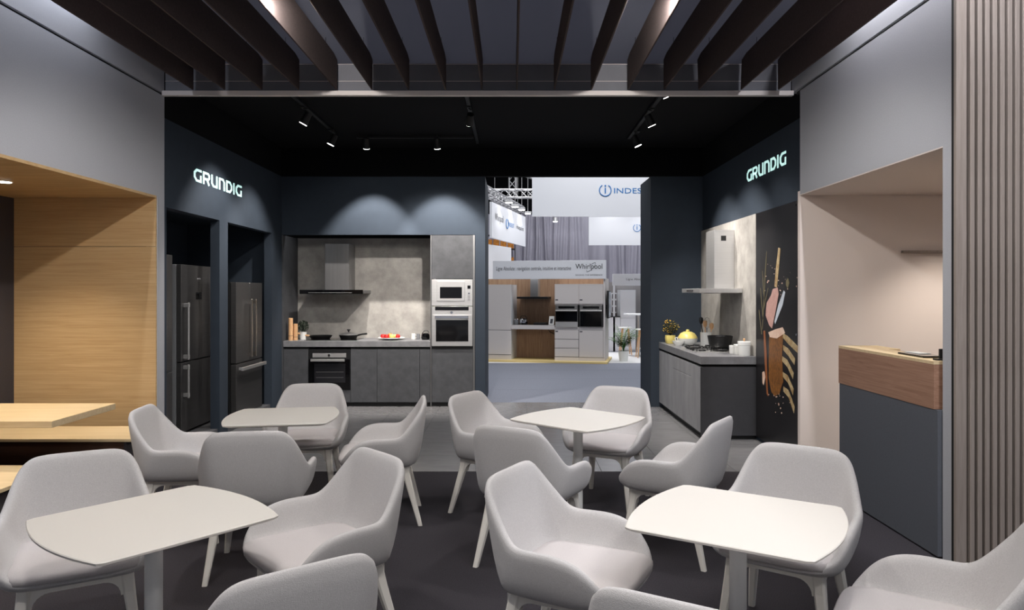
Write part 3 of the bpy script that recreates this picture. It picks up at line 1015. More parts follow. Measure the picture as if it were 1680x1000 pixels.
t = thing('frying_pan', 'black frying pan with a pale handle on the back hob', 'frying pan', (PX(526, 10.32), 10.32, ZB + 0.007))
cx_, cy_ = PX(526, 10.32), 10.32
MB().lathe([(0, 0), (0.13, 0), (0.165, 0.05), (0.160, 0.052), (0.125, 0.008), (0, 0.008)], (cx_, cy_, ZB + 0.007), 32).build('pan', M_matblk, t)
MB().tube([(cx_ - 0.15, cy_ - 0.02, ZB + 0.05), (cx_ - 0.22, cy_ - 0.04, ZB + 0.065), (cx_ - 0.36, cy_ - 0.07, ZB + 0.105)], 0.012, 10, 0.014).build('handle', M_beech, t)
t = thing('saute_pan', 'black saute pan with a glass lid on the back hob', 'saute pan', (PX(571, 10.35), 10.35, ZB + 0.007))
cx_, cy_ = PX(572, 10.35), 10.35
MB().lathe([(0, 0), (0.11, 0), (0.138, 0.055), (0.132, 0.055), (0.105, 0.006), (0, 0.006)], (cx_, cy_, ZB + 0.007), 32).build('pan', M_matblk, t)
d = MB().lathe([(0.134, 0.058), (0.125, 0.068), (0.07, 0.09), (0.0, 0.098)], (cx_, cy_, ZB + 0.007), 32).build('lid', M_steel_dk, t)
MB().lathe([(0.012, 0.096), (0.012, 0.115), (0.026, 0.125), (0.026, 0.137), (0, 0.14)], (cx_, cy_, ZB + 0.007), 18).build('lid_knob', M_matblk, d)
MB().tube([(cx_ + 0.13, cy_ - 0.01, ZB + 0.058), (cx_ + 0.2, cy_ - 0.02, ZB + 0.075), (cx_ + 0.27, cy_ - 0.03, ZB + 0.082)], 0.012, 10).build('handle', M_matblk, t)

px_, py_ = PX(642, 10.25), 10.25
tag(MB().lathe([(0, 0), (0.09, 0), (0.10, 0.008), (0.19, 0.032), (0.186, 0.036), (0.095, 0.014), (0, 0.012)], (px_, py_, ZB), 40).build('fruit_plate', M_porc), 'wide white plate carrying tomatoes and fruit on the back counter', 'plate')


def fruit(name, label, cat, x, y, r, material, z=ZB + 0.0165, stem=True, group=None):
    t = thing(name, label, cat, (x, y, z), group)
    MB().lathe([(0, 0), (r * 0.5, 0.07 * r), (r * 0.87, 0.5 * r), (r, r * 0.95), (r * 0.9, 1.4 * r), (r * 0.5, 1.78 * r), (r * 0.15, 1.76 * r), (0, 1.68 * r)], (x, y, z), 20).build('flesh', material, t)
    if stem:
        MB().cone((x, y, z + 1.68 * r), (x + 0.004, y, z + 2.05 * r), 0.004, 0.002, 6).build('stem', M_leaf, t)


TG = 'tomatoes on the fruit plate'
for (dx, dy, r) in [(-0.115, -0.02, 0.036), (-0.055, -0.06, 0.036), (0.10, -0.04, 0.034), (0.085, 0.03, 0.034)]:
    fruit('tomato', 'shiny red tomato on the white fruit plate', 'tomato', px_ + dx, py_ + dy, r, M_red, group=TG)
fruit('apple', 'pale green apple in the middle of the white fruit plate', 'apple', px_ + 0.015, py_ - 0.06, 0.036, M_apple)
fruit('apple', 'pale yellow apple beside the tomatoes on the fruit plate', 'apple', px_ + 0.05, py_ + 0.01, 0.032, M_apple)
fruit('peach', 'orange peach at the back of the fruit plate', 'peach', px_ - 0.02, py_ + 0.04, 0.040, M_orange)
for (x, r, h, lab) in [(678, 0.030, 0.085, 'white cup with straight sides beside the fruit plate'), (686, 0.026, 0.08, 'grey cup between the white cup and the black jug')]:
    t = thing('cup', lab, 'cup', (PX(x, 10.35), 10.35, ZB))
    MB().lathe([(0, 0), (r, 0), (r, h), (r - 0.004, h), (r - 0.004, 0.006), (0, 0.006)], (PX(x, 10.35), 10.35, ZB), 20).build('body', M_porc if x < 680 else M_fridge_side, t)
    MB().tube([(PX(x, 10.35) + r, 10.35, ZB + h * 0.8), (PX(x, 10.35) + r + 0.02, 10.35, ZB + h * 0.6), (PX(x, 10.35) + r + 0.016, 10.35, ZB + h * 0.3), (PX(x, 10.35) + r, 10.35, ZB + h * 0.2)], 0.004, 6).build('handle', M_porc if x < 680 else M_fridge_side, t)
x, y = PX(698, 10.25), 10.25
t = thing('jug', 'squat black jug with a steel handle against the tall cabinet', 'jug', (x, y, ZB))
MB().lathe([(0, 0), (0.05, 0), (0.062, 0.03), (0.058, 0.075), (0.045, 0.09), (0.040, 0.088), (0.05, 0.06), (0, 0.05)], (x, y, ZB), 24).build('body', M_glassblk, t)
MB().tube([(x - 0.05, y, ZB + 0.085), (x - 0.02, y, ZB + 0.125), (x + 0.03, y, ZB + 0.13), (x + 0.05, y, ZB + 0.10)], 0.005, 8).build('handle', M_chrome, t)

# ================================================================== FRIDGES (fronts face +X)
def fridge_single(y0, y1, xf, z0, z1, zs, label, wide=False):
    t = thing('fridge', label, 'fridge', (xf - 0.3, (y0 + y1) / 2, z0))
    MB().box(xf - 0.64, xf - 0.055, y0, y1, z0 + 0.02, z1, 0.004).build('cabinet', M_fridge_side, t)
    B('foot_strip', M_matblk, t, xf - 0.6, xf - 0.08, y0 + 0.01, y1 - 0.01, z0, z0 + 0.02)
    for (a, b, nm) in ((zs + 0.006, z1, 'upper_door'), (z0 + 0.025, zs - 0.006, 'lower_door')):
        d = MB().box(xf - 0.05, xf, y0 + 0.002, y1 - 0.002, a, b, 0.004).build(nm, M_steel_fr, t)
        ha, hb = (a + 0.02, a + 0.62) if nm == 'upper_door' else (b - 0.37, b - 0.02)
        MB().cone((xf + 0.05, y0 + 0.06, ha), (xf + 0.05, y0 + 0.06, hb), 0.011, n=12).build('handle', M_steel, d)
        for z in (ha + 0.03, hb - 0.03):
            MB().box(xf, xf + 0.06, y0 + 0.045, y0 + 0.075, z - 0.02, z + 0.02, 0.002).build('handle_post', M_steel, d)
        if nm == 'upper_door':
            MB().box(xf, xf + 0.002, (y0 + y1) / 2 - 0.06, (y0 + y1) / 2 + 0.08, b - 0.37, b - 0.29).build('display', M_glassblk, d)
            for q in range(3):
                MB().box(xf, xf + 0.0015, (y0 + y1) / 2 - 0.03 + q * 0.03, (y0 + y1) / 2 - 0.012 + q * 0.03, b - 0.15, b - 0.135).build('badge_letter', M_chrome, d)
    return t


fridge_single(6.68, 7.31, -3.45, 0.10, 1.97, 0.79, 'dark steel fridge beside the grey pillar, mostly hidden by the wall')
fridge_single(7.50, 8.325, -3.45, 0.10, 1.884, 0.86, 'dark steel fridge freezer with small black display and bar handles')
t = thing('french_door_fridge', 'wide dark steel double door fridge with a bottom freezer drawer', 'fridge', (-3.5, 8.86, 0.10))
y0, y1, xf, z0, z1, zs = 8.42, 9.30, -3.23, 0.10, 1.71, 0.75
MB().box(xf - 0.66, xf - 0.07, y0, y1, z0 + 0.02, z1, 0.004).build('cabinet', M_lampblk, t)
B('foot_strip', M_matblk, t, xf - 0.6, xf - 0.1, y0 + 0.01, y1 - 0.01, z0, z0 + 0.02)
ym = (y0 + y1) / 2
for k, (a, b) in enumerate(((y0 + 0.002, ym - 0.003), (ym + 0.003, y1 - 0.002))):
    d = MB().box(xf - 0.065, xf, a, b, zs + 0.006, z1, 0.004).build('door', M_steel_fr, t)
    hy = ym - 0.07 if k == 0 else ym + 0.07
    MB().box(xf + 0.035, xf + 0.06, hy - 0.014, hy + 0.014, zs + 0.05, z1 - 0.20, 0.004).build('handle', M_handle, d)
    for z in (zs + 0.08, z1 - 0.24):
        MB().box(xf, xf + 0.04, hy - 0.012, hy + 0.012, z - 0.02, z + 0.02).build('handle_post', M_handle, d)
d = MB().box(xf - 0.065, xf, y0 + 0.002, y1 - 0.002, z0 + 0.025, zs - 0.006, 0.004).build('freezer_drawer', M_steel_fr, t)
MB().box(xf + 0.035, xf + 0.065, y0 + 0.05, y1 - 0.02, zs - 0.085, zs - 0.045, 0.004).build('handle', M_steel, d)
for y in (y0 + 0.1, y1 - 0.08):
    MB().box(xf, xf + 0.04, y - 0.015, y + 0.015, zs - 0.08, zs - 0.05).build('handle_post', M_steel, d)

# ================================================================== COOKING ISLAND ON THE RIGHT WALL
XI, ZI = 2.04, 0.90
yi = [9.97, 9.11, 8.20, 7.765]
tag(MB().box(XI - 0.005, XR - 0.002, yi[3] - 0.012, yi[0], 0.815, ZI, 0.002).build('countertop', M_counter), 'grey stone countertop of the cooking island by the right wall', 'countertop')
for k in range(3):
    lab = ['concrete grey island cabinet next to the doorway wall', 'concrete grey island cabinet with a drawer above its door', 'narrow concrete grey island cabinet at the poster end'][k]
    a, b = yi[k + 1], yi[k]
    t = thing('island_cabinet', lab, 'cabinet', (2.35, (a + b) / 2, 0))
    B('body', M_groove, t, XI + 0.03, XR - 0.002, a + (0.03 if k == 2 else 0.001), b - 0.001, 0.07, 0.815)
    B('plinth', M_matblk, t, XI + 0.05, XR - 0.002, a + (0.04 if k == 2 else 0.001), b - 0.001, 0, 0.07)
    if k == 1:
        MB().box(XI, XI + 0.025, a + 0.002, b - 0.002, 0.635, 0.785, 0.0015).build('drawer_front', M_cabinet_lt, t)
        MB().box(XI, XI + 0.025, a + 0.002, b - 0.002, 0.072, 0.630, 0.0015).build('door', M_cabinet_lt, t)
    else:
        MB().box(XI, XI + 0.025, a + 0.002, b - 0.002, 0.072, 0.785, 0.0015).build('door', M_cabinet_lt, t)
    if k == 2:
        e = MB().box(XI, XR - 0.002, a - 0.002, a + 0.022, 0.045, 0.785, 0.0015).build('end_panel', mat('end_panel_shaded', S(58, 58, 61), 0.6, var=0.1, vscale=(9, 9, 9)), t)  # end panel darker than the fronts, its shade put into the colour
tag(MB().box(2.63, 2.648, 7.76, 9.995, ZI, 2.44).build('backsplash_panel', M_concrete), 'light concrete wall panel above the cooking island', 'wall panel')

# hood on the right wall
t = thing('cooker_hood', 'bright steel chimney hood over the cooking island', 'cooker hood', (2.4, 8.6, 1.58))
MB().box(2.39, 2.629, 8.50, 8.86, 1.635, 2.33, 0.003).build('chimney', M_steel, t)
MB().box(2.14, 2.629, 8.20, 9.06, 1.585, 1.635, 0.003).build('canopy', M_steel, t)
B('filter', M_steel_dk, t, 2.2, 2.6, 8.26, 9.0, 1.58, 1.585)
B('badge', M_lampblk, t, 2.47, 2.53, 8.4985, 8.5, 2.20, 2.26)
MB().box(2.136, 2.141, 8.5, 8.8, 1.60, 1.62).build('control_strip', M_glassblk, t)

# gas hob
t = thing('gas_hob', 'steel gas hob with black pan supports on the island', 'hob', (2.34, 8.55, ZI))
MB().box(2.10, 2.58, 8.25, 8.92, ZI, ZI + 0.008, 0.002).build('steel_tray', M_steel, t)
for i, (bx, by) in enumerate([(2.22, 8.40), (2.22, 8.76), (2.46, 8.40), (2.46, 8.76)]):
    MB().lathe([(0, 0.008), (0.042, 0.008), (0.042, 0.018), (0.034, 0.022), (0.034, 0.028), (0, 0.028)], (bx, by, ZI), 20).build('burner', M_matblk, t)
    mb = MB()
    for a in range(4):
        q = a * PI / 2 + PI / 4
        dx, dy = math.cos(q), math.sin(q)
        mb.tube([(bx + dx * 0.115, by + dy * 0.115, ZI + 0.006), (bx + dx * 0.115, by + dy * 0.115, ZI + 0.042), (bx + dx * 0.03, by + dy * 0.03, ZI + 0.042)], 0.006, 6)
    mb.tube([(bx + 0.115 * math.cos(q * PI / 8), by + 0.115 * math.sin(q * PI / 8), ZI + 0.030) for q in range(17)], 0.005, 6)
    mb.build('pan_support', M_matblk, t)
for q in range(4):
    MB().cone((2.125, 8.45 + q * 0.085, ZI + 0.008), (2.125, 8.45 + q * 0.085, ZI + 0.03), 0.014, n=16).build('knob', M_matblk, t)

# pot on the hob
x, y, z = 2.435, 8.42, ZI + 0.048
t = thing('cooking_pot', 'large matt black cooking pot on the gas hob', 'pot', (x, y, z))
MB().lathe([(0, 0), (0.10, 0), (0.125, 0.03), (0.142, 0.12), (0.146, 0.135), (0.138, 0.135), (0.12, 0.03), (0, 0.012)], (x, y, z), 36).build('body', M_matblk, t)
for s in (-1, 1):
    MB().tube([(x + s * 0.03, y - 0.14, z + 0.125), (x + s * 0.02, y - 0.17, z + 0.135), (x - s * 0.0, y - 0.175, z + 0.14)], 0.006, 8).build('handle', M_matblk, t)
# utensils jar
x, y = 2.44, 9.05
t = thing('utensil_jar', 'white jar behind the black pot holding kitchen spoons', 'jar', (x, y, ZI))
MB().lathe([(0, 0), (0.065, 0), (0.07, 0.19), (0.064, 0.19), (0.06, 0.01), (0, 0.01)], (x, y, ZI), 28).build('body', M_porc, t)
for k, (dx, dy, h, m_, lab) in enumerate([(-0.035, 0.0, 0.37, M_matblk, 'black kitchen ladle standing in the white jar'), (-0.01, -0.02, 0.33, M_beech, 'wooden spoon standing upright in the white jar'),
                                          (0.036, -0.035, 0.30, M_beech, 'wooden spatula leaning right in the white jar')]):
    t = thing('cooking_spoon', lab, 'spoon', (x + dx * 0.4, y + dy, ZI + 0.02))
    top = (x + dx * 1.7, y + dy, ZI + h - 0.07)
    MB().tube([(x + dx * 0.4, y + dy, ZI + 0.012), top], 0.006, 8).build('handle', m_, t)
    MB().lathe([(0, -0.045), (0.018, -0.035), (0.028, 0.0), (0.022, 0.035), (0, 0.045)], (top[0], top[1], top[2] + 0.035), 14, 1.0, 0.35).build('bowl', m_, t)
t = thing('whisk', 'steel wire whisk standing in the white jar', 'whisk', (x + 0.01, y + 0.02, ZI + 0.02))
MB().tube([(x + 0.005, y + 0.02, ZI + 0.012), (x + 0.02, y + 0.02, ZI + 0.24)], 0.008, 8).build('handle', M_chrome, t)
mb = MB()
for k in range(5):
    q = k * PI / 5
    mb.tube([(x + 0.02 + 0.045 * math.sin(s * PI / 8) * math.cos(q) * (1 if s < 9 else -1), y + 0.02 + 0.045 * math.sin(s * PI / 8) * math.sin(q), ZI + 0.235 + 0.07 * (1 - math.cos(s * PI / 8))) for s in range(0, 9)], 0.0015, 4)
    mb.tube([(x + 0.02 - 0.045 * math.sin(s * PI / 8) * math.cos(q), y + 0.02 - 0.045 * math.sin(s * PI / 8) * math.sin(q), ZI + 0.235 + 0.07 * (1 - math.cos(s * PI / 8))) for s in range(0, 9)], 0.0015, 4)
mb.build('wires', M_chrome, t)
# tureen
x, y = 2.30, 9.42
t = thing('tureen', 'round white tureen with a yellow lid on the island', 'tureen', (x, y, ZI))
MB().lathe([(0, 0), (0.07, 0), (0.075, 0.01), (0.12, 0.05), (0.13, 0.09), (0.124, 0.09), (0.11, 0.05), (0, 0.015)], (x, y, ZI), 36).build('bowl', M_porc, t)
d = MB().lathe([(0.128, 0.092), (0.122, 0.11), (0.09, 0.155), (0.05, 0.175), (0, 0.178)], (x, y, ZI), 36).build('lid', M_yellow, t)
MB().lathe([(0.02, 0.176), (0.025, 0.19), (0.018, 0.202), (0, 0.205)], (x, y, ZI), 18).build('lid_knob', M_yellow, d)
# gravy boat
x, y = 2.16, 9.33
t = thing('sauce_boat', 'small white sauce boat in front of the yellow plant pot', 'sauce boat', (x, y, ZI))
MB().lathe([(0, 0), (0.035, 0), (0.04, 0.008), (0.062, 0.045), (0.066, 0.062), (0.061, 0.062), (0.05, 0.03), (0, 0.014)], (x, y, ZI), 28, 1.25, 0.8).build('bowl', M_porc, t)
MB().tube([(x - 0.03, y, ZI + 0.06), (x - 0.045, y, ZI + 0.095), (x - 0.02, y, ZI + 0.11), (x - 0.01, y, ZI + 0.07)], 0.007, 8).build('handle', M_porc, t)
# flowering plant
x, y = 2.14, 9.72
t = thing('potted_plant', 'yellow flowering plant in a yellow pot at the island end', 'potted plant', (x, y, ZI))
MB().lathe([(0, 0), (0.055, 0), (0.068, 0.03), (0.072, 0.08), (0.066, 0.112), (0.06, 0.112), (0.06, 0.09), (0, 0.09)], (x, y, ZI), 28).build('pot', M_yellow, t)
MB().lathe([(0, 0.092), (0.06, 0.092), (0, 0.1)], (x, y, ZI), 16).build('soil', M_soil, t)
rnd = random.Random(3)
for k in range(7):
    q = k * 0.9
    MB().tube([(x, y, ZI + 0.09), (x + 0.03 * math.cos(q), y + 0.03 * math.sin(q), ZI + 0.16), (x + 0.07 * math.cos(q), y + 0.07 * math.sin(q), ZI + 0.24)], 0.003, 5).build('stem', M_leafdk, t)
bush(t, (x, y, ZI + 0.215), 0.11, 420, 'plant', M_leafdk, 0.035, 0.85, seed=5)
bush(t, (x, y, ZI + 0.225), 0.118, 110, 'plant', M_flower, 0.028, 0.85, name='blossoms', seed=9)
# canisters
for (x, y, r, h, lab, kn) in [(2.50, 8.12, 0.046, 0.095, 'small white canister next to the gas hob', False), (2.515, 8.00, 0.046, 0.115, 'middle sized white canister between the two others', False),
                              (2.545, 7.885, 0.066, 0.155, 'largest white canister with a wooden lid knob', True)]:
    t = thing('canister', lab, 'canister', (x, y, ZI), 'white canisters on the island')
    MB().lathe([(0, 0), (r * 0.94, 0), (r, 0.006), (r, h * 0.72), (0, h * 0.72)], (x, y, ZI), 32).build('body', M_porc, t)
    d = MB().lathe([(r * 0.97, h * 0.725), (r * 1.06, h * 0.735), (r * 1.06, h * 0.97), (r * 1.0, h), (0, h)], (x, y, ZI), 32).build('lid', M_porc, t)
    if kn:
        MB().lathe([(0.008, h), (0.008, h + 0.012), (0.014, h + 0.02), (0.012, h + 0.03), (0, h + 0.032)], (x, y, ZI), 14).build('lid_knob', M_beech, d)

# ================================================================== POSTER (flat print)
XPF = 2.632
t = thing('food_poster', 'tall black poster showing a rack of ribs, carrot and herbs', 'poster', (2.64, 7.19, 0.04))
MB().box(XPF, 2.649, 6.60, 7.755, 0.04, 2.44, 0.001).build('board', M_poster, t)
for (yy, zz) in ((6.65, 0.09), (6.65, 1.2), (6.65, 2.4)):
    MB().cone((XPF, yy, zz), (XPF - 0.006, yy, zz), 0.012, n=12).build('fixing_stud', M_chrome, t)


def poster_pt(cx, cy):
    px = 1230 + cx / 2.5
    py = 340 + cy / 2.5
    y = XPF * F / (px - 840)
    return y, CAMH - (py - HORIZON) * y / F


def printed(name, pts, material, lift=0.001):
    q = [poster_pt(*p) for p in pts]
    return MB().prism(q, XPF - lift - 0.001, XPF - lift + 0.0004, 'x').build(name, material, t, smooth=0)


M_bone = mat('print_bone', S(206, 190, 150), 0.4, kind='noise', vscale=(20, 20, 20), col2=S(150, 112, 62))
M_meat = mat('print_meat', S(206, 168, 158), 0.4, kind='noise', vscale=(16, 16, 16), col2=S(182, 138, 130))
M_crust = mat('print_crust', S(158, 104, 48), 0.4, kind='noise', vscale=(60, 60, 30), col2=S(66, 40, 24), detail=8.0)
M_fat = mat('print_fat', S(228, 206, 188), 0.4, kind='noise', vscale=(20, 20, 20), col2=S(214, 172, 150))
M_blade = mat('print_blade', S(196, 204, 214), 0.3)
M_carrot = mat('print_carrot', S(140, 84, 50), 0.4)
M_herb = mat('print_herb', S(120, 112, 84), 0.5)
printed('printed_bone', [(118, 165), (127, 168), (120, 250), (112, 328), (102, 325), (109, 240)], M_bone)
printed('printed_chop', [(95, 335), (115, 328), (119, 355), (108, 420), (92, 497), (80, 482), (66, 442), (70, 392), (88, 360)], M_meat)
printed('printed_knife', [(140, 340), (146, 348), (136, 400), (118, 445), (105, 478), (102, 468), (118, 400)], M_blade)
printed('printed_leaf', [(150, 300), (158, 290), (163, 310), (157, 332), (149, 318)], M_herb)
printed('printed_fat', [(77, 512), (105, 500), (136, 491), (146, 514), (112, 537), (84, 532)], M_fat, 0.0016)
printed('printed_roast', [(80, 530), (110, 538), (138, 518), (133, 600), (138, 715), (122, 765), (104, 772), (90, 758), (78, 700)], M_crust)
for (p, q) in [((137, 520), (197, 585)), ((138, 570), (184, 634)), ((134, 616), (178, 693)), ((136, 680), (178, 758)), ((139, 740), (182, 832))]:
    printed('printed_rib', [(p[0], p[1] - 6), (p[0] + 20, p[1] + 8), (q[0] + 3, q[1] - 14), (q[0], q[1] + 12), (p[0] + 22, p[1] + 40), (p[0], p[1] + 14)], M_bone)
printed('printed_carrot', [(57, 505), (64, 505), (70, 600), (76, 775), (70, 765), (62, 640)], M_carrot)
printed('printed_carrot', [(52, 675), (60, 672), (65, 695), (58, 728), (53, 720)], M_fat)
for (a, b) in [((52, 500), (70, 180)), ((55, 460), (44, 330)), ((57, 420), (76, 330)), ((60, 380), (52, 260)), ((50, 520), (38, 420)), ((62, 300), (68, 200))]:
    printed('printed_stem', [(a[0] - 1, a[1]), (a[0] + 1.2, a[1]), (b[0] + 1, b[1]), (b[0] - 0.6, b[1])], M_herb)
rnd = random.Random(11)
for k in range(46):
    if k < 26:
        cx, cy = rnd.gauss(110, 30), rnd.gauss(290, 45)
    else:
        cx, cy = rnd.gauss(115, 20), rnd.gauss(785, 25)
    cx = min(max(cx, 40), 195)
    s = rnd.uniform(0.9, 2.6)
    printed('printed_crumb', [(cx - s, cy), (cx, cy + s * 1.4), (cx + s, cy), (cx, cy - s * 1.4)], M_fat)

# ================================================================== ILLUMINATED LETTER SIGNS
H_ = 0.088


def stroke(mb, pts, wd, closed=False, place=None):
    n = len(pts)
    P = [Vector((p[0], p[1])) for p in pts]
    lft, rgt = [], []
    for i in range(n):
        if closed:
            a, b, c = P[i - 1], P[i], P[(i + 1) % n]
        else:
            a, b, c = P[max(i - 1, 0)], P[i], P[min(i + 1, n - 1)]
        d1 = (b - a).normalized() if (b - a).length > 1e-9 else (c - b).normalized()
        d2 = (c - b).normalized() if (c - b).length > 1e-9 else d1
        n1, n2 = Vector((-d1.y, d1.x)), Vector((-d2.y, d2.x))
        mm = (n1 + n2).normalized()
        s = wd / max(0.4, mm.dot(n1))
        lft.append(b + mm * s)
        rgt.append(b - mm * s)
    m = n if closed else n - 1
    for i in range(m):
        j = (i + 1) % n
        quad = [lft[i], lft[j], rgt[j], rgt[i]]
        vs0 = [mb.bm.verts.new(place(q.x, q.y, 0)) for q in quad]
        vs1 = [mb.bm.verts.new(place(q.x, q.y, 1)) for q in quad]
        mb.bm.faces.new(vs0[::-1]); mb.bm.faces.new(vs1)
        for k in range(4):
            l = (k + 1) % 4
            mb.bm.faces.new([vs0[k], vs0[l], vs1[l], vs1[k]])


h = H_
GL = [[(1.0, 1 - h), (0.36, 1 - h), (h, 0.68), (h, 0.34), (0.34, h), (1 - h, h), (1 - h, 0.56)]]
LET = {
    'G': (1.0, [(GL[0], False)]),
    'R': (0.98, [([(h, 0), (h, 1 - h), (0.72, 1 - h), (0.87, 0.80), (0.87, 0.58), (0.72, 0.44), (h, 0.44)], False), ([(0.56, 0.42), (0.86, 0.0)], False)]),
    'U': (0.94, [([(h, 1.0), (h, 0.30), (0.30, h), (0.83, h), (0.83, 1.0)], False)]),
    'N': (0.94, [([(h, 0.0), (h, 1 - h), (0.64, 1 - h), (0.83, 0.70), (0.83, 0.0)], False)]),
    'D': (0.98, [([(h, h), (h, 1 - h), (0.60, 1 - h), (0.87, 0.66), (0.87, 0.34), (0.60, h)], True)]),
    'I': (0.22, [([(h, 0.0), (h, 1.0)], False)]),
}


def letter_sign(label, xface, y_start, y_end, z0, z1, out):
    word = 'GRUNDIG'
    gap = 0.21
    total = sum(LET[c][0] for c in word) + gap * (len(word) - 1)
    L_ = y_end - y_start
    t = thing('illuminated_sign', label, 'sign', (xface, (y_start + y_end) / 2, z0))
    u = 0.0
    for c in word:
        wd, strokes = LET[c]
        mb = MB()
        def place(a, b, k, u=u):
            yy = y_start + (u + a) / total * L_
            zz = z0 + b * (z1 - z0)
            return (xface + out * (0.001 + 0.005 * k), yy, zz)
        for pts, cl in strokes:
            stroke(mb, pts, H_, cl, place)
        mb.build('letter', M_sign, t, smooth=0)
        u += wd + gap
    return t


letter_sign('glowing white letter sign on the dark wall above the fridges', XL, 7.23, 8.50, 2.715, 2.845, 1)
letter_sign('glowing white letter sign on the dark wall above the food poster', XR, 8.10, 6.95, 2.83, 2.96, -1)

# ================================================================== HALL BEYOND THE DOORWAY
struct(B('ceiling_hall', M_hallblack, None, -14, 14, -3.0, 34, 9.0, 9.1))
struct(B('wall_hall_back', M_hallblack, None, -14, 14, 33.9, 34, 0, 9.0))
struct(B('wall_hall_left', M_hallblack, None, -14, -13.9, 10.4, 33.9, 0, 9.0))
struct(B('wall_hall_right', M_hallblack, None, 13.9, 14, 10.4, 33.9, 0, 9.0))
struct(B('wall_stand_roof', M_hallblack, None, -14, 14, 10.3, 10.4, 3.66, 9.0))

# ---- neighbouring kitchen stand, turned 12 degrees; local frame: origin at its right front corner
XF[0] = Matrix.Translation((2.034, 16.0, 0)) @ Matrix.Rotation(R(-12), 4, 'Z')
tag(MB().box(-3.4, 0.10, -0.14, 1.25, 0.0, 0.045, 0.003).build('stand_platform', M_platform), 'birch edged platform under the white display kitchen', 'platform')
Z0 = 0.045
t = thing('wood_backdrop', 'brown wood panel wall behind the white display kitchen', 'panel', (-1.4, 0.7, Z0))
for k in range(6):
    a = -3.3 + k * 0.55
    B('plank', M_standwood, t, a, a + 0.547, 0.66, 0.70, Z0, 1.90)
tag(MB().box(0.0, 0.035, -0.01, 1.05, Z0, 1.9, 0.002).build('end_panel', M_stand), 'pale end panel closing the white display kitchen', 'panel')
# tall fridge housing at the left
t = thing('tall_cabinet', 'tall white display cabinet at the left of the display kitchen', 'cabinet', (-2.45, 0.3, Z0))
B('body', M_standgl, t, -3.2, -2.1, 0.022, 0.655, Z0, 1.76)
for (a, b) in ((-2.66, -2.104), (-3.2, -2.664)):
    MB().box(a, b, 0.0, 0.02, 0.724, 1.758, 0.002).build('upper_door', M_stand, t)
    MB().box(a, b, 0.0, 0.02, 0.162, 0.712, 0.002).build('lower_door', M_stand, t)
B('plinth', M_stand, t, -3.2, -2.104, 0.008, 0.022, Z0, 0.15)
B('shadow_gap', M_inkgrey, t, -3.2, -2.104, 0.012, 0.0215, 0.70, 0.73)  # dark strip painting in the shade of the gap between the doors
B('shadow_gap', M_inkgrey, t, -3.2, -2.104, 0.012, 0.0215, 0.15, 0.162)  # dark strip painting in the shade between lower doors and plinth
# open counter
t = thing('display_counter', 'white counter bridging the open niche of the display kitchen', 'counter', (-1.6, 0.3, Z0))
B('top_board', M_stand, t, -2.098, -1.10, 0.0, 0.655, 0.745, 0.84)
B('niche_back', M_standwood, t, -2.098, -1.10, 0.62, 0.655, Z0, 0.745)
B('black_top', M_glassblk, t, -2.09, -1.11, 0.02, 0.64, 0.84, 0.846)
MB().tube([(-1.35, 0.60, 0.74), (-1.3, 0.58, 0.66), (-1.18, 0.58, 0.60), (-1.104, 0.6, 0.62)], 0.008, 6).build('cable', M_lampblk, t)
# hood
t = thing('cooker_hood', 'slim steel hood with black canopy in the display kitchen', 'cooker hood', (-1.6, 0.4, 1.4))
MB().box(-1.72, -1.54, 0.36, 0.655, 1.48, 1.89, 0.002).build('chimney', M_steel, t)
MB().box(-2.0, -1.28, 0.15, 0.655, 1.435, 1.48, 0.002).build('canopy', M_matblk, t)
# pots
x, y, z = -1.86, 0.25, 0.846
t = thing('kettle', 'shiny steel kettle on the display counter', 'kettle', (x, y, z))
MB().lathe([(0, 0), (0.085, 0), (0.098, 0.04), (0.09, 0.11), (0.05, 0.14), (0, 0.145)], (x, y, z), 24).build('body', M_chrome, t)
MB().tube([(x - 0.08, y, z + 0.12), (x - 0.05, y, z + 0.19), (x + 0.05, y, z + 0.19), (x + 0.08, y, z + 0.12)], 0.008, 8).build('handle', M_matblk, t)
x = -2.03
t = thing('glass_jar', 'small glass jar beside the steel kettle', 'jar', (x, y, z))
MB().lathe([(0, 0), (0.05, 0), (0.055, 0.03), (0.05, 0.10), (0.046, 0.10), (0.05, 0.03), (0, 0.005)], (x, y, z), 20).build('body', M_fridge_side, t)
MB().lathe([(0.05, 0.1), (0.05, 0.125), (0, 0.13)], (x, y, z), 20).build('lid', M_chrome, t)
tag(MB().box(-1.60, -1.32, 0.1, 0.45, z, z + 0.04, 0.004).build('pan_support_grid', M_matblk), 'low black pan support on the display counter', 'pan support')
t = thing('info_card', 'white price card on a stand on the display counter', 'card', (-1.2, 0.2, z))
MB().hexa([(-1.26, 0.15, z), (-1.14, 0.15, z), (-1.14, 0.17, z), (-1.26, 0.17, z), (-1.25, 0.21, z + 0.19), (-1.13, 0.21, z + 0.19), (-1.13, 0.22, z + 0.19), (-1.25, 0.22, z + 0.19)]).build('card', M_paper, t)
MB().hexa([(-1.23, 0.158, z + 0.03), (-1.17, 0.158, z + 0.03), (-1.17, 0.162, z + 0.03), (-1.23, 0.162, z + 0.03), (-1.22, 0.187, z + 0.13), (-1.16, 0.187, z + 0.13), (-1.16, 0.19, z + 0.13), (-1.22, 0.19, z + 0.13)]).build('print', M_inkgrey, t)
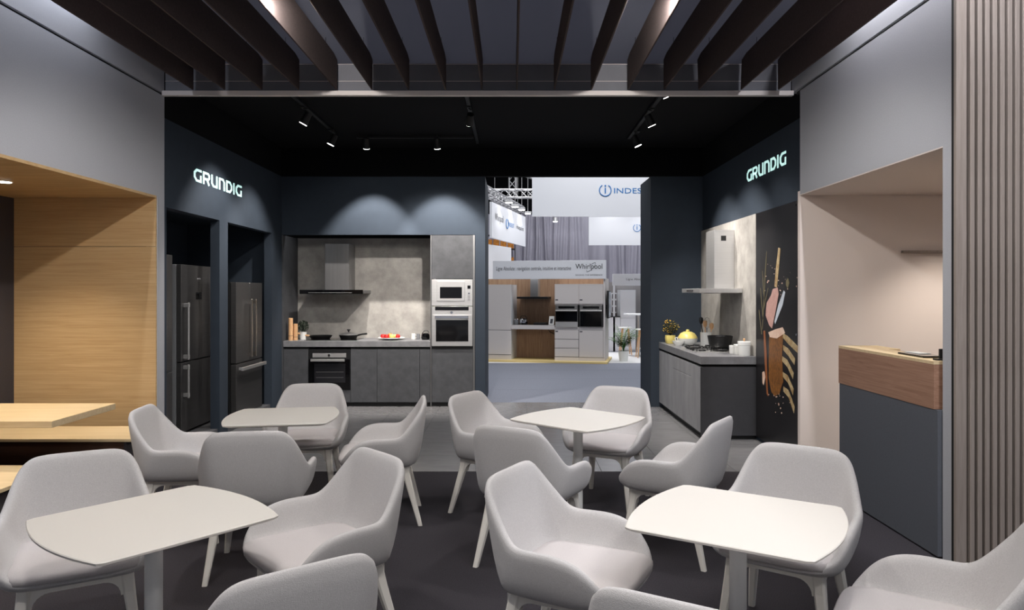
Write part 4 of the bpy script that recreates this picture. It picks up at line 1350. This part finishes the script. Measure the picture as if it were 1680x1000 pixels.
# tall oven units
for k, (a, b) in enumerate(((-1.098, -0.552), (-0.548, -0.002))):
    t = thing('oven_tower', ['white oven tower with three drawers next to the open niche', 'white oven tower with one lower door at the end panel'][k], 'cabinet', ((a + b) / 2, 0.3, Z0))
    B('body', M_stand, t, a, b, 0.30, 0.655, Z0, 1.77)
    MB().box(a + 0.003, b - 0.003, 0.0, 0.02, 1.325, 1.768, 0.002).build('upper_door', M_stand, t)
    B('filler', M_stand, t, a, b, 0.005, 0.3, 0.74, 0.80)
    B('filler', M_stand, t, a, b, 0.022, 0.3, 1.30, 1.325)
    if k == 0:
        for (c, d_) in ((0.535, 0.735), (0.335, 0.523), (0.14, 0.323)):
            MB().box(a + 0.003, b - 0.003, 0.0, 0.02, c, d_, 0.002).build('drawer', M_stand, t)
    else:
        MB().box(a + 0.003, b - 0.003, 0.0, 0.02, 0.135, 0.735, 0.002).build('lower_door', M_stand, t)
    B('plinth', M_stand, t, a, b, 0.006, 0.3, Z0, 0.13)
    B('body_lower', M_inkgrey, t, a + 0.001, b - 0.001, 0.022, 0.3, 0.13, 0.735)  # body coloured dark to paint shade into the gaps around the fronts
    for (c, d_) in ((a + 0.02, 1.40), (a + 0.02, 0.69)):
        B('sticker', M_inkgrey, t, c, c + 0.06, -0.002, 0.0, d_, d_ + 0.025)
    o = thing('built_in_oven', ['steel framed oven with a steel lower strip in the first white tower', 'black glass oven in the white tower by the end panel'][k], 'oven', ((a + b) / 2, 0.15, 0.80))
    MB().box(a + 0.02, b - 0.02, -0.012, 0.29, 0.803, 1.297, 0.003).build('body', M_steel_dk, o)
    d = MB().box(a + 0.03, b - 0.03, -0.025, -0.012, 0.93 if k == 0 else 0.82, 1.17, 0.003).build('door', M_glassblk, o)
    MB().box(a + 0.03, b - 0.03, -0.06, -0.04, 1.16, 1.19, 0.003).build('handle', M_steel, d)
    for c in (a + 0.06, b - 0.06):
        B('handle_post', M_steel, d, c - 0.01, c + 0.01, -0.045, -0.02, 1.163, 1.187)
    MB().box(a + 0.09, b - 0.09, -0.016, -0.012, 1.225, 1.27).build('display', M_glassblk, o)
    if k == 0:
        MB().box(a + 0.02, b - 0.02, -0.02, -0.012, 0.805, 0.92, 0.002).build('lower_strip', M_steel, o)
# wall screen on the end panel
t = thing('flat_screen', 'flat screen mounted on the pale end panel', 'screen', (0.05, 0.4, 1.05))
B('bracket', M_matblk, t, 0.035, 0.07, 0.30, 0.45, 1.2, 1.3)
MB().box(0.07, 0.11, 0.10, 0.72, 1.0, 1.62, 0.004).build('casing', M_matblk, t)
B('display', M_screen, t, 0.11, 0.113, 0.12, 0.70, 1.02, 1.60)
# header sign
t = thing('header_sign', 'long white header sign above the display kitchen', 'sign', (-1.25, 0.0, 1.89))
MB().box(-2.52, 0.06, -0.04, 0.06, 1.885, 2.30, 0.002).build('board', M_banner, t)
text_part('tagline', 'Ligne Absolute : navigation centrale, intuitive et interactive', M_inkgrey, t, 1.72, 0.115, face_cam(-2.44, -0.043, 2.055))
text_part('brand_lettering', 'Whirlpool', M_ink, t, 0.60, 0.15, face_cam(-0.62, -0.043, 2.07))
text_part('slogan', 'SENSING THE DIFFERENCE', M_inkgrey, t, 0.60, 0.028, face_cam(-0.62, -0.043, 1.955))
mb = MB()
mb.tube([(-0.27 + 0.10 * math.cos(q), -0.044, 2.145 + 0.055 * math.sin(q) + 0.085 * math.cos(q)) for q in [R(-200 + 14 * k) for k in range(22)]], 0.003, 6)
mb.build('brand_swoosh', M_inkgrey, t)
XF[0] = Matrix.Identity(4)

# ---- palm beside the display kitchen
D = 16.6
x, y = PX(1023, D), D
t = thing('potted_palm', 'bushy green palm in a white tapered pot', 'potted palm', (x, y, 0))
MB().lathe([(0, 0), (0.095, 0), (0.125, 0.235), (0.115, 0.235), (0.11, 0.2), (0, 0.2)], (x, y, 0), 28).build('pot', M_porc, t)
MB().lathe([(0, 0.205), (0.11, 0.205), (0, 0.215)], (x, y, 0), 20).build('soil', M_soil, t)
rnd = random.Random(21)
for k in range(38):
    az = rnd.uniform(0, 2 * PI)
    hgt = rnd.uniform(0.35, 0.70)
    rad = rnd.uniform(0.12, 0.33)
    mb = MB()
    pts = []
    for s in range(7):
        q = s / 6
        rr = rad * q ** 1.5
        zz = 0.2 + hgt * (1.35 * q - 0.55 * q * q * (0.5 + rad * 1.6))
        pts.append(Vector((x + rr * math.cos(az), y + rr * math.sin(az), zz)))
    mb.tube(pts, 0.004, 4, 0.0015)
    side = Vector((-math.sin(az), math.cos(az), 0))
    for s in range(2, 7):
        for sg in (-1, 1):
            for e in (0.0, 0.5):
                if s == 6 and e:
                    continue
                p = pts[s] if not e else pts[s].lerp(pts[s + 1], e)
                dirv = (side * sg * 0.8 + Vector((math.cos(az), math.sin(az), 0)) * 0.6 + Vector((0, 0, -0.15))).normalized()
                l = 0.17 * (1.1 - s / 9)
                nv = Vector((0, 0, 1)).cross(dirv).normalized() * 0.02
                vs = [mb.bm.verts.new(v) for v in (p, p + dirv * l * 0.5 + nv, p + dirv * l, p + dirv * l * 0.5 - nv)]
                mb.bm.faces.new(vs)
    mb.build('frond', M_leaf, t, smooth=0)

# ---- second stand at the right
D = 19.2
t = thing('brick_backdrop', 'brick patterned back wall of the stand beyond the palm', 'backdrop', (4.0, D + 0.6, 0))
B('wall_board', M_brickprint, t, PX(1000, D), 6.5, D + 0.6, D + 0.7, 0, PZ(462, D))
t = thing('header_sign', 'small white header sign above the brick patterned stand', 'sign', (4.0, D, PZ(468, D)))
MB().box(PX(1005, D), 6.5, D - 0.05, D + 0.05, PZ(468, D), PZ(449, D), 0.002).build('board', M_banner, t)
for xx in (PX(1006, D), 6.4):
    B('post', M_banner, t, xx, xx + 0.05, D, D + 0.04, 0, PZ(468, D))
text_part('tagline', 'Ligne Absolute : navigation', M_inkgrey, t, 0.95, 0.075, face_cam(PX(1027, D), D - 0.053, PZ(460.5, D)))
t = thing('tall_cabinet', 'tall plain white cabinet on the brick patterned stand', 'cabinet', (PX(1030, D), D + 0.3, 0))
B('body', M_standgl, t, PX(1018, D), PX(1043, D), D + 0.02, D + 0.6, 0, PZ(475, D))
B('door', M_banner, t, PX(1018, D) + 0.004, PX(1043, D) - 0.004, D, D + 0.02, PZ(521, D), PZ(475.5, D))
B('door', M_banner, t, PX(1018, D) + 0.004, PX(1043, D) - 0.004, D, D + 0.02, 0.05, PZ(521.5, D))
t = thing('base_cabinet', 'low white cabinet with a dark top left of the tall white cabinet', 'cabinet', (PX(1009, D), D + 0.3, 0))
B('body', M_banner, t, PX(1000, D), PX(1017.5, D), D, D + 0.58, 0, PZ(520, D))
B('worktop', M_matblk, t, PX(1000, D), PX(1017.5, D), D - 0.02, D + 0.58, PZ(520, D), PZ(518.8, D))
t = thing('window_print', 'white framed window print above the low white cabinet', 'wall print', (PX(1012, D), D + 0.57, 1.2))
B('frame', M_banner, t, PX(1007.5, D), PX(1017.5, D), D + 0.56, D + 0.595, PZ(514, D), PZ(480, D))
for q in range(3):
    B('pane', M_brickprint, t, PX(1009, D), PX(1016, D), D + 0.555, D + 0.562, PZ(512 - q * 11, D), PZ(504 - q * 11, D))
xt, yt = PX(1048, 17.9), 17.9
t = thing('bar_table', 'white bar table half hidden behind the doorway jamb', 'table', (xt, yt, 0))
MB().box(xt - 0.33, xt + 0.5, yt - 0.3, yt + 0.3, 1.02, 1.05, 0.003).build('table_top', M_banner, t)
MB().cone((xt, yt, 0.01), (xt, yt, 1.02), 0.03, n=14).build('column', M_steel, t)
MB().lathe([(0, 0), (0.25, 0), (0.25, 0.008), (0, 0.015)], (xt, yt, 0), 28).build('base', M_steel, t)
for (dx, dy, lab) in [(-0.28, 0.35, 'wooden legged bar stool behind the palm'), (0.02, -0.42, 'wooden legged bar stool in front of the white bar table')]:
    sx_, sy_ = xt + dx, yt + dy
    t = thing('bar_stool', lab, 'stool', (sx_, sy_, 0))
    MB().lathe([(0, 0.66), (0.17, 0.67), (0.18, 0.69), (0.16, 0.70), (0, 0.695)], (sx_, sy_, 0), 24).build('seat', M_porc, t)
    for a in range(4):
        q = PI / 4 + a * PI / 2
        MB().cone((sx_ + 0.20 * math.cos(q), sy_ + 0.20 * math.sin(q), 0), (sx_ + 0.10 * math.cos(q), sy_ + 0.10 * math.sin(q), 0.67), 0.012, 0.016, 8).build('leg', M_beech, t)
    MB().tube([(sx_ + 0.17 * math.cos(PI / 4 + a * PI / 2), sy_ + 0.17 * math.sin(PI / 4 + a * PI / 2), 0.22) for a in range(5)], 0.007, 6).build('foot_ring', M_steel, t)

# ---- white partition and goods at the left
t = thing('white_divider', 'plain white partition behind the display kitchen', 'divider', (-0.3, 18.4, 0))
MB().hexa([(-0.79, 17.6, 0), (-0.02, 19.5, 0), (-0.12, 19.55, 0), (-0.89, 17.65, 0), (-0.79, 17.6, 2.79), (-0.02, 19.5, 2.79), (-0.12, 19.55, 2.79), (-0.89, 17.65, 2.79)]).build('board', M_banner, t)
t = thing('shelf_rack', 'far shelf rack stacked with amber boxes behind the partition', 'shelf', (-0.4, 23.5, 0))
for zz in (2.55, 3.0, 3.45):
    B('shelf_board', M_lampblk, t, -0.9, 0.1, 23.4, 23.8, zz - 0.03, zz)
for xx in (-0.9, 0.08):
    for yy in (23.4, 23.78):
        B('upright', M_lampblk, t, xx, xx + 0.02, yy, yy + 0.02, 0, 3.6)
for k in range(4):
    tag(B('amber_box', M_amber, None, -0.85 + k * 0.235, -0.65 + k * 0.235, 23.45, 23.75, 3.0, 3.30, 0.004), 'amber coloured box on the far shelf rack', 'box', 'amber boxes')
tag(B('amber_box', M_amber, None, -0.2, 0.06, 23.45, 23.75, 2.55, 2.72, 0.004), 'flat amber coloured box alone on the lower rack shelf', 'box')

# ---- hanging banners
def banner(label, p, q, zb, zt, th=0.06):
    """vertical board from plan point p to q"""
    t = thing('hanging_banner', label, 'banner', ((p[0] + q[0]) / 2, (p[1] + q[1]) / 2, zb))
    d = Vector((q[0] - p[0], q[1] - p[1], 0)).normalized()
    nn = Vector((-d.y, d.x, 0)) * th
    a, b = Vector((*p, 0)), Vector((*q, 0))
    MB().hexa([(*a.xy, zb), (*b.xy, zb), (*(b + nn).xy, zb), (*(a + nn).xy, zb), (*a.xy, zt), (*b.xy, zt), (*(b + nn).xy, zt), (*(a + nn).xy, zt)]).build('board', M_banner, t)
    for s in (0.1, 0.9):
        c = a.lerp(b, s) + nn * 0.5
        MB().cone((c.x, c.y, zt), (c.x, c.y, 8.985), 0.006, n=6).build('suspension_cable', M_truss, t)
    return t


def ring_mark(parent, cx, yf, cz, r, name='brand_ring'):
    mb = MB()
    mb.tube([(cx + r * math.sin(q), yf, cz + r * math.cos(q)) for q in [R(32 + k * (296 / 28)) for k in range(29)]], r * 0.085, 6)
    mb.build(name, M_inkblue, parent)
    MB().box(cx - r * 0.10, cx + r * 0.10, yf - 0.004, yf + 0.004, cz - r * 0.52, cz + r * 0.42).build('brand_stem', M_inkblue, parent)
    MB().cone((cx, yf - 0.004, cz + r * 0.78), (cx, yf + 0.004, cz + r * 0.78), r * 0.15, n=14).build('brand_dot', M_inkblue, parent)


D = 17.0
t = banner('large hanging white banner with big blue lettering over the aisle', (PX(873, D), D), (6.0, D), PZ(355, D), 5.0)
ring_mark(t, PX(993, D), D - 0.006, PZ(312, D), 0.137)
text_part('brand_lettering', 'INDESIT', M_inkblue, t, 0.86, 0.125, face_cam(PX(1007.5, D), D - 0.006, PZ(317, D)))
D = 22.0
t = banner('lower hanging white banner with a blue ring mark farther back', (PX(966, D), D), (7.5, D), PZ(402, D), 4.1)
ring_mark(t, PX(1045, D), D - 0.006, PZ(373.5, D), 0.112)
t = banner('slanting hanging white banner with three dark words by the truss', (-0.503, 18.0), (0.405, 21.7), 2.95, 3.85)
d = Vector((0.908, 3.7, 0)).normalized()
L_ = math.hypot(0.908, 3.7)


def on_banner(s, z):
    m = Matrix.Identity(4)
    nn = Vector((d.y, -d.x, 0))
    pos = Vector((-0.503, 18.0, z)) + d * s + nn * 0.006
    m.col[0] = (*d, 0)
    m.col[1] = (0, 0, 1, 0)
    m.col[2] = (*nn, 0)
    m.col[3] = (*pos, 1)
    return m


text_part('brand_lettering', 'Whirlpool', M_inkgrey, t, 0.85, 0.24, on_banner(0.28, 3.36))
text_part('brand_lettering', 'INDESIT', M_inkblue, t, 0.62, 0.12, on_banner(1.72, 3.38))
text_part('brand_lettering', 'Hotpoint', M_inkgrey, t, 0.90, 0.16, on_banner(2.65, 3.36))
mb = MB()
c_ = on_banner(1.55, 3.44)
mb.tube([c_ @ Vector((0.12 * math.cos(q), 0.13 * math.sin(q), 0)) for q in [R(120 + k * 15) for k in range(21)]], 0.012, 6)
mb.build('brand_ring', M_inkblue, t)

# ---- curtain
cm = MB()
rnd = random.Random(4)
nseg, nz = 560, 5
cols = []
ph = 0.0
for i in range(nseg + 1):
    x = -1.2 + 11.0 * i / nseg
    ph += (11.0 / nseg) * (9.0 + 5.0 * math.sin(x * 1.7) + 4 * math.sin(x * 0.63 + 1))
    am = 0.10 + 0.05 * math.sin(x * 2.3)
    cols.append([cm.bm.verts.new((x + 0.05 * math.sin(x * 5 + z), 26.0 + am * (1 - 0.35 * z / 4.4) * math.sin(ph + 0.5 * math.sin(z * 1.3 + x)) + 0.04 * math.sin(3 * ph), z)) for z in [4.4 * k / nz for k in range(nz + 1)]])
for a, b in zip(cols, cols[1:]):
    for k in range(nz):
        cm.bm.faces.new([a[k], b[k], b[k + 1], a[k + 1]])
tag(cm.build('backdrop_curtain', M_curtain, None, smooth=180), 'silver grey floor length curtain hanging across the hall', 'curtain')


# ---- trusses
def truss(label, p, q, w_=0.26, bays=12, lamps=()):
    p, q = Vector(p), Vector(q)
    t = thing('lighting_truss', label, 'truss', p)
    d = (q - p).normalized()
    s = d.cross(Vector((0, 0, 1)))
    if s.length < 0.1:
        s = Vector((1, 0, 0))
    s.normalize()
    u = s.cross(d).normalized()
    cor = [s * w_ / 2 + u * w_ / 2, -s * w_ / 2 + u * w_ / 2, -s * w_ / 2 - u * w_ / 2, s * w_ / 2 - u * w_ / 2]
    for c in cor:
        MB().cone(p + c, q + c, 0.025, n=8).build('chord', M_truss, t)
    L = (q - p).length
    for k in range(bays):
        a = p + d * (L * k / bays)
        b = p + d * (L * (k + 1) / bays)
        for f in range(4):
            c0, c1 = cor[f], cor[(f + 1) % 4]
            if k % 2:
                c0, c1 = c1, c0
            MB().cone(a + c0, b + c1, 0.013, n=6).build('brace', M_truss, t)
    for f in (0.08, 0.92):
        c = p.lerp(q, f)
        if 9.0 - c.z > 0.3 and abs(d.z) < 0.9:
            MB().cone((c.x, c.y, c.z), (c.x, c.y, 8.985), 0.008, n=6).build('hanger', M_truss, t)
    return t


truss('aluminium lattice truss crossing the hall behind the slanting banner', (-5.0, 24.0, 4.86), (5.0, 24.0, 4.86), 0.26, 40)
truss('aluminium lattice truss running along above the slanting banner', (-0.95, 17.6, 4.22), (0.28, 23.2, 4.22), 0.20, 26)
truss('upright aluminium lattice truss rising above the curtain', (0.02, 25.0, 4.9), (0.02, 25.0, 8.98), 0.24, 14)
truss('high aluminium lattice truss sloping under the hall roof', (-4.5, 22.5, 4.7), (3.0, 25.6, 6.9), 0.22, 28)
truss('high aluminium lattice truss sloping the other way under the roof', (-4.0, 27.0, 7.4), (4.0, 26.5, 4.9), 0.22, 28)
LG = 'lamps above the slanting banner'
for (px_, py_, D) in [(835, 332, 18.6), (845, 339, 19.8), (856, 344, 20.9), (866, 350, 22.0)]:
    x, z = PX(px_, D), PZ(py_, D)
    t = thing('flood_lamp', 'white flood lamp mounted above the slanting banner', 'lamp', (x, D, z), LG)
    MB().box(x - 0.1, x + 0.1, D - 0.08, D + 0.08, z, z + 0.05, 0.004).build('housing', M_truss, t)
    B('lens', M_lens, t, x - 0.085, x + 0.085, D - 0.07, D + 0.07, z - 0.01, z)
    MB().cone((x, D, z + 0.05), (x, D, 8.985), 0.01, n=6).build('rod', M_truss, t)
    light('SPOT', 'flood_beam', (x + 0.12, D, z - 0.03), (x - 0.02, D + 0.1, z - 1.0), 9, (1, 1, 1), t, spot_size=R(110), spot_blend=0.5, shadow_soft_size=0.06)
x, D = PX(911, 25.2), 25.2
z = PZ(363, D)
t = thing('flood_lamp', 'round white lamp hanging in front of the curtain', 'lamp', (x, D, z))
MB().cone((x, D, z), (x, D, z + 0.14), 0.09, 0.07, 18).build('housing', M_truss, t)
MB().cone((x, D, z - 0.012), (x, D, z), 0.08, n=18).build('lens', M_lens, t)
MB().cone((x, D, z + 0.14), (x, D, 8.985), 0.008, n=6).build('rod', M_truss, t)
# spots washing the big and the lower banner from above
for (x, y, z, tx, ty, tz, e) in [(1.6, 16.3, 4.95, 1.8, 17.0, 3.8, 5), (2.9, 16.3, 4.95, 2.9, 17.0, 3.8, 5), (4.2, 16.3, 4.95, 4.2, 17.0, 3.8, 5), (3.0, 21.4, 4.05, 3.0, 22.0, 3.2, 5), (4.1, 21.4, 4.05, 4.1, 22.0, 3.2, 5)]:
    t = thing('flood_lamp', 'white flood lamp on a rod in front of a hanging banner', 'lamp', (x, y, z), 'banner washing lamps')
    MB().box(x - 0.1, x + 0.1, y - 0.06, y + 0.06, z, z + 0.05, 0.004).build('housing', M_truss, t)
    B('lens', M_lens, t, x - 0.085, x + 0.085, y - 0.05, y + 0.05, z - 0.01, z)
    MB().cone((x, y, z + 0.05), (x, y, 8.985), 0.008, n=6).build('rod', M_truss, t)
    light('SPOT', 'flood_beam', (x, y, z - 0.03), (tx, ty, tz), e, (1, 1, 1), t, spot_size=R(110), spot_blend=0.5, shadow_soft_size=0.06)
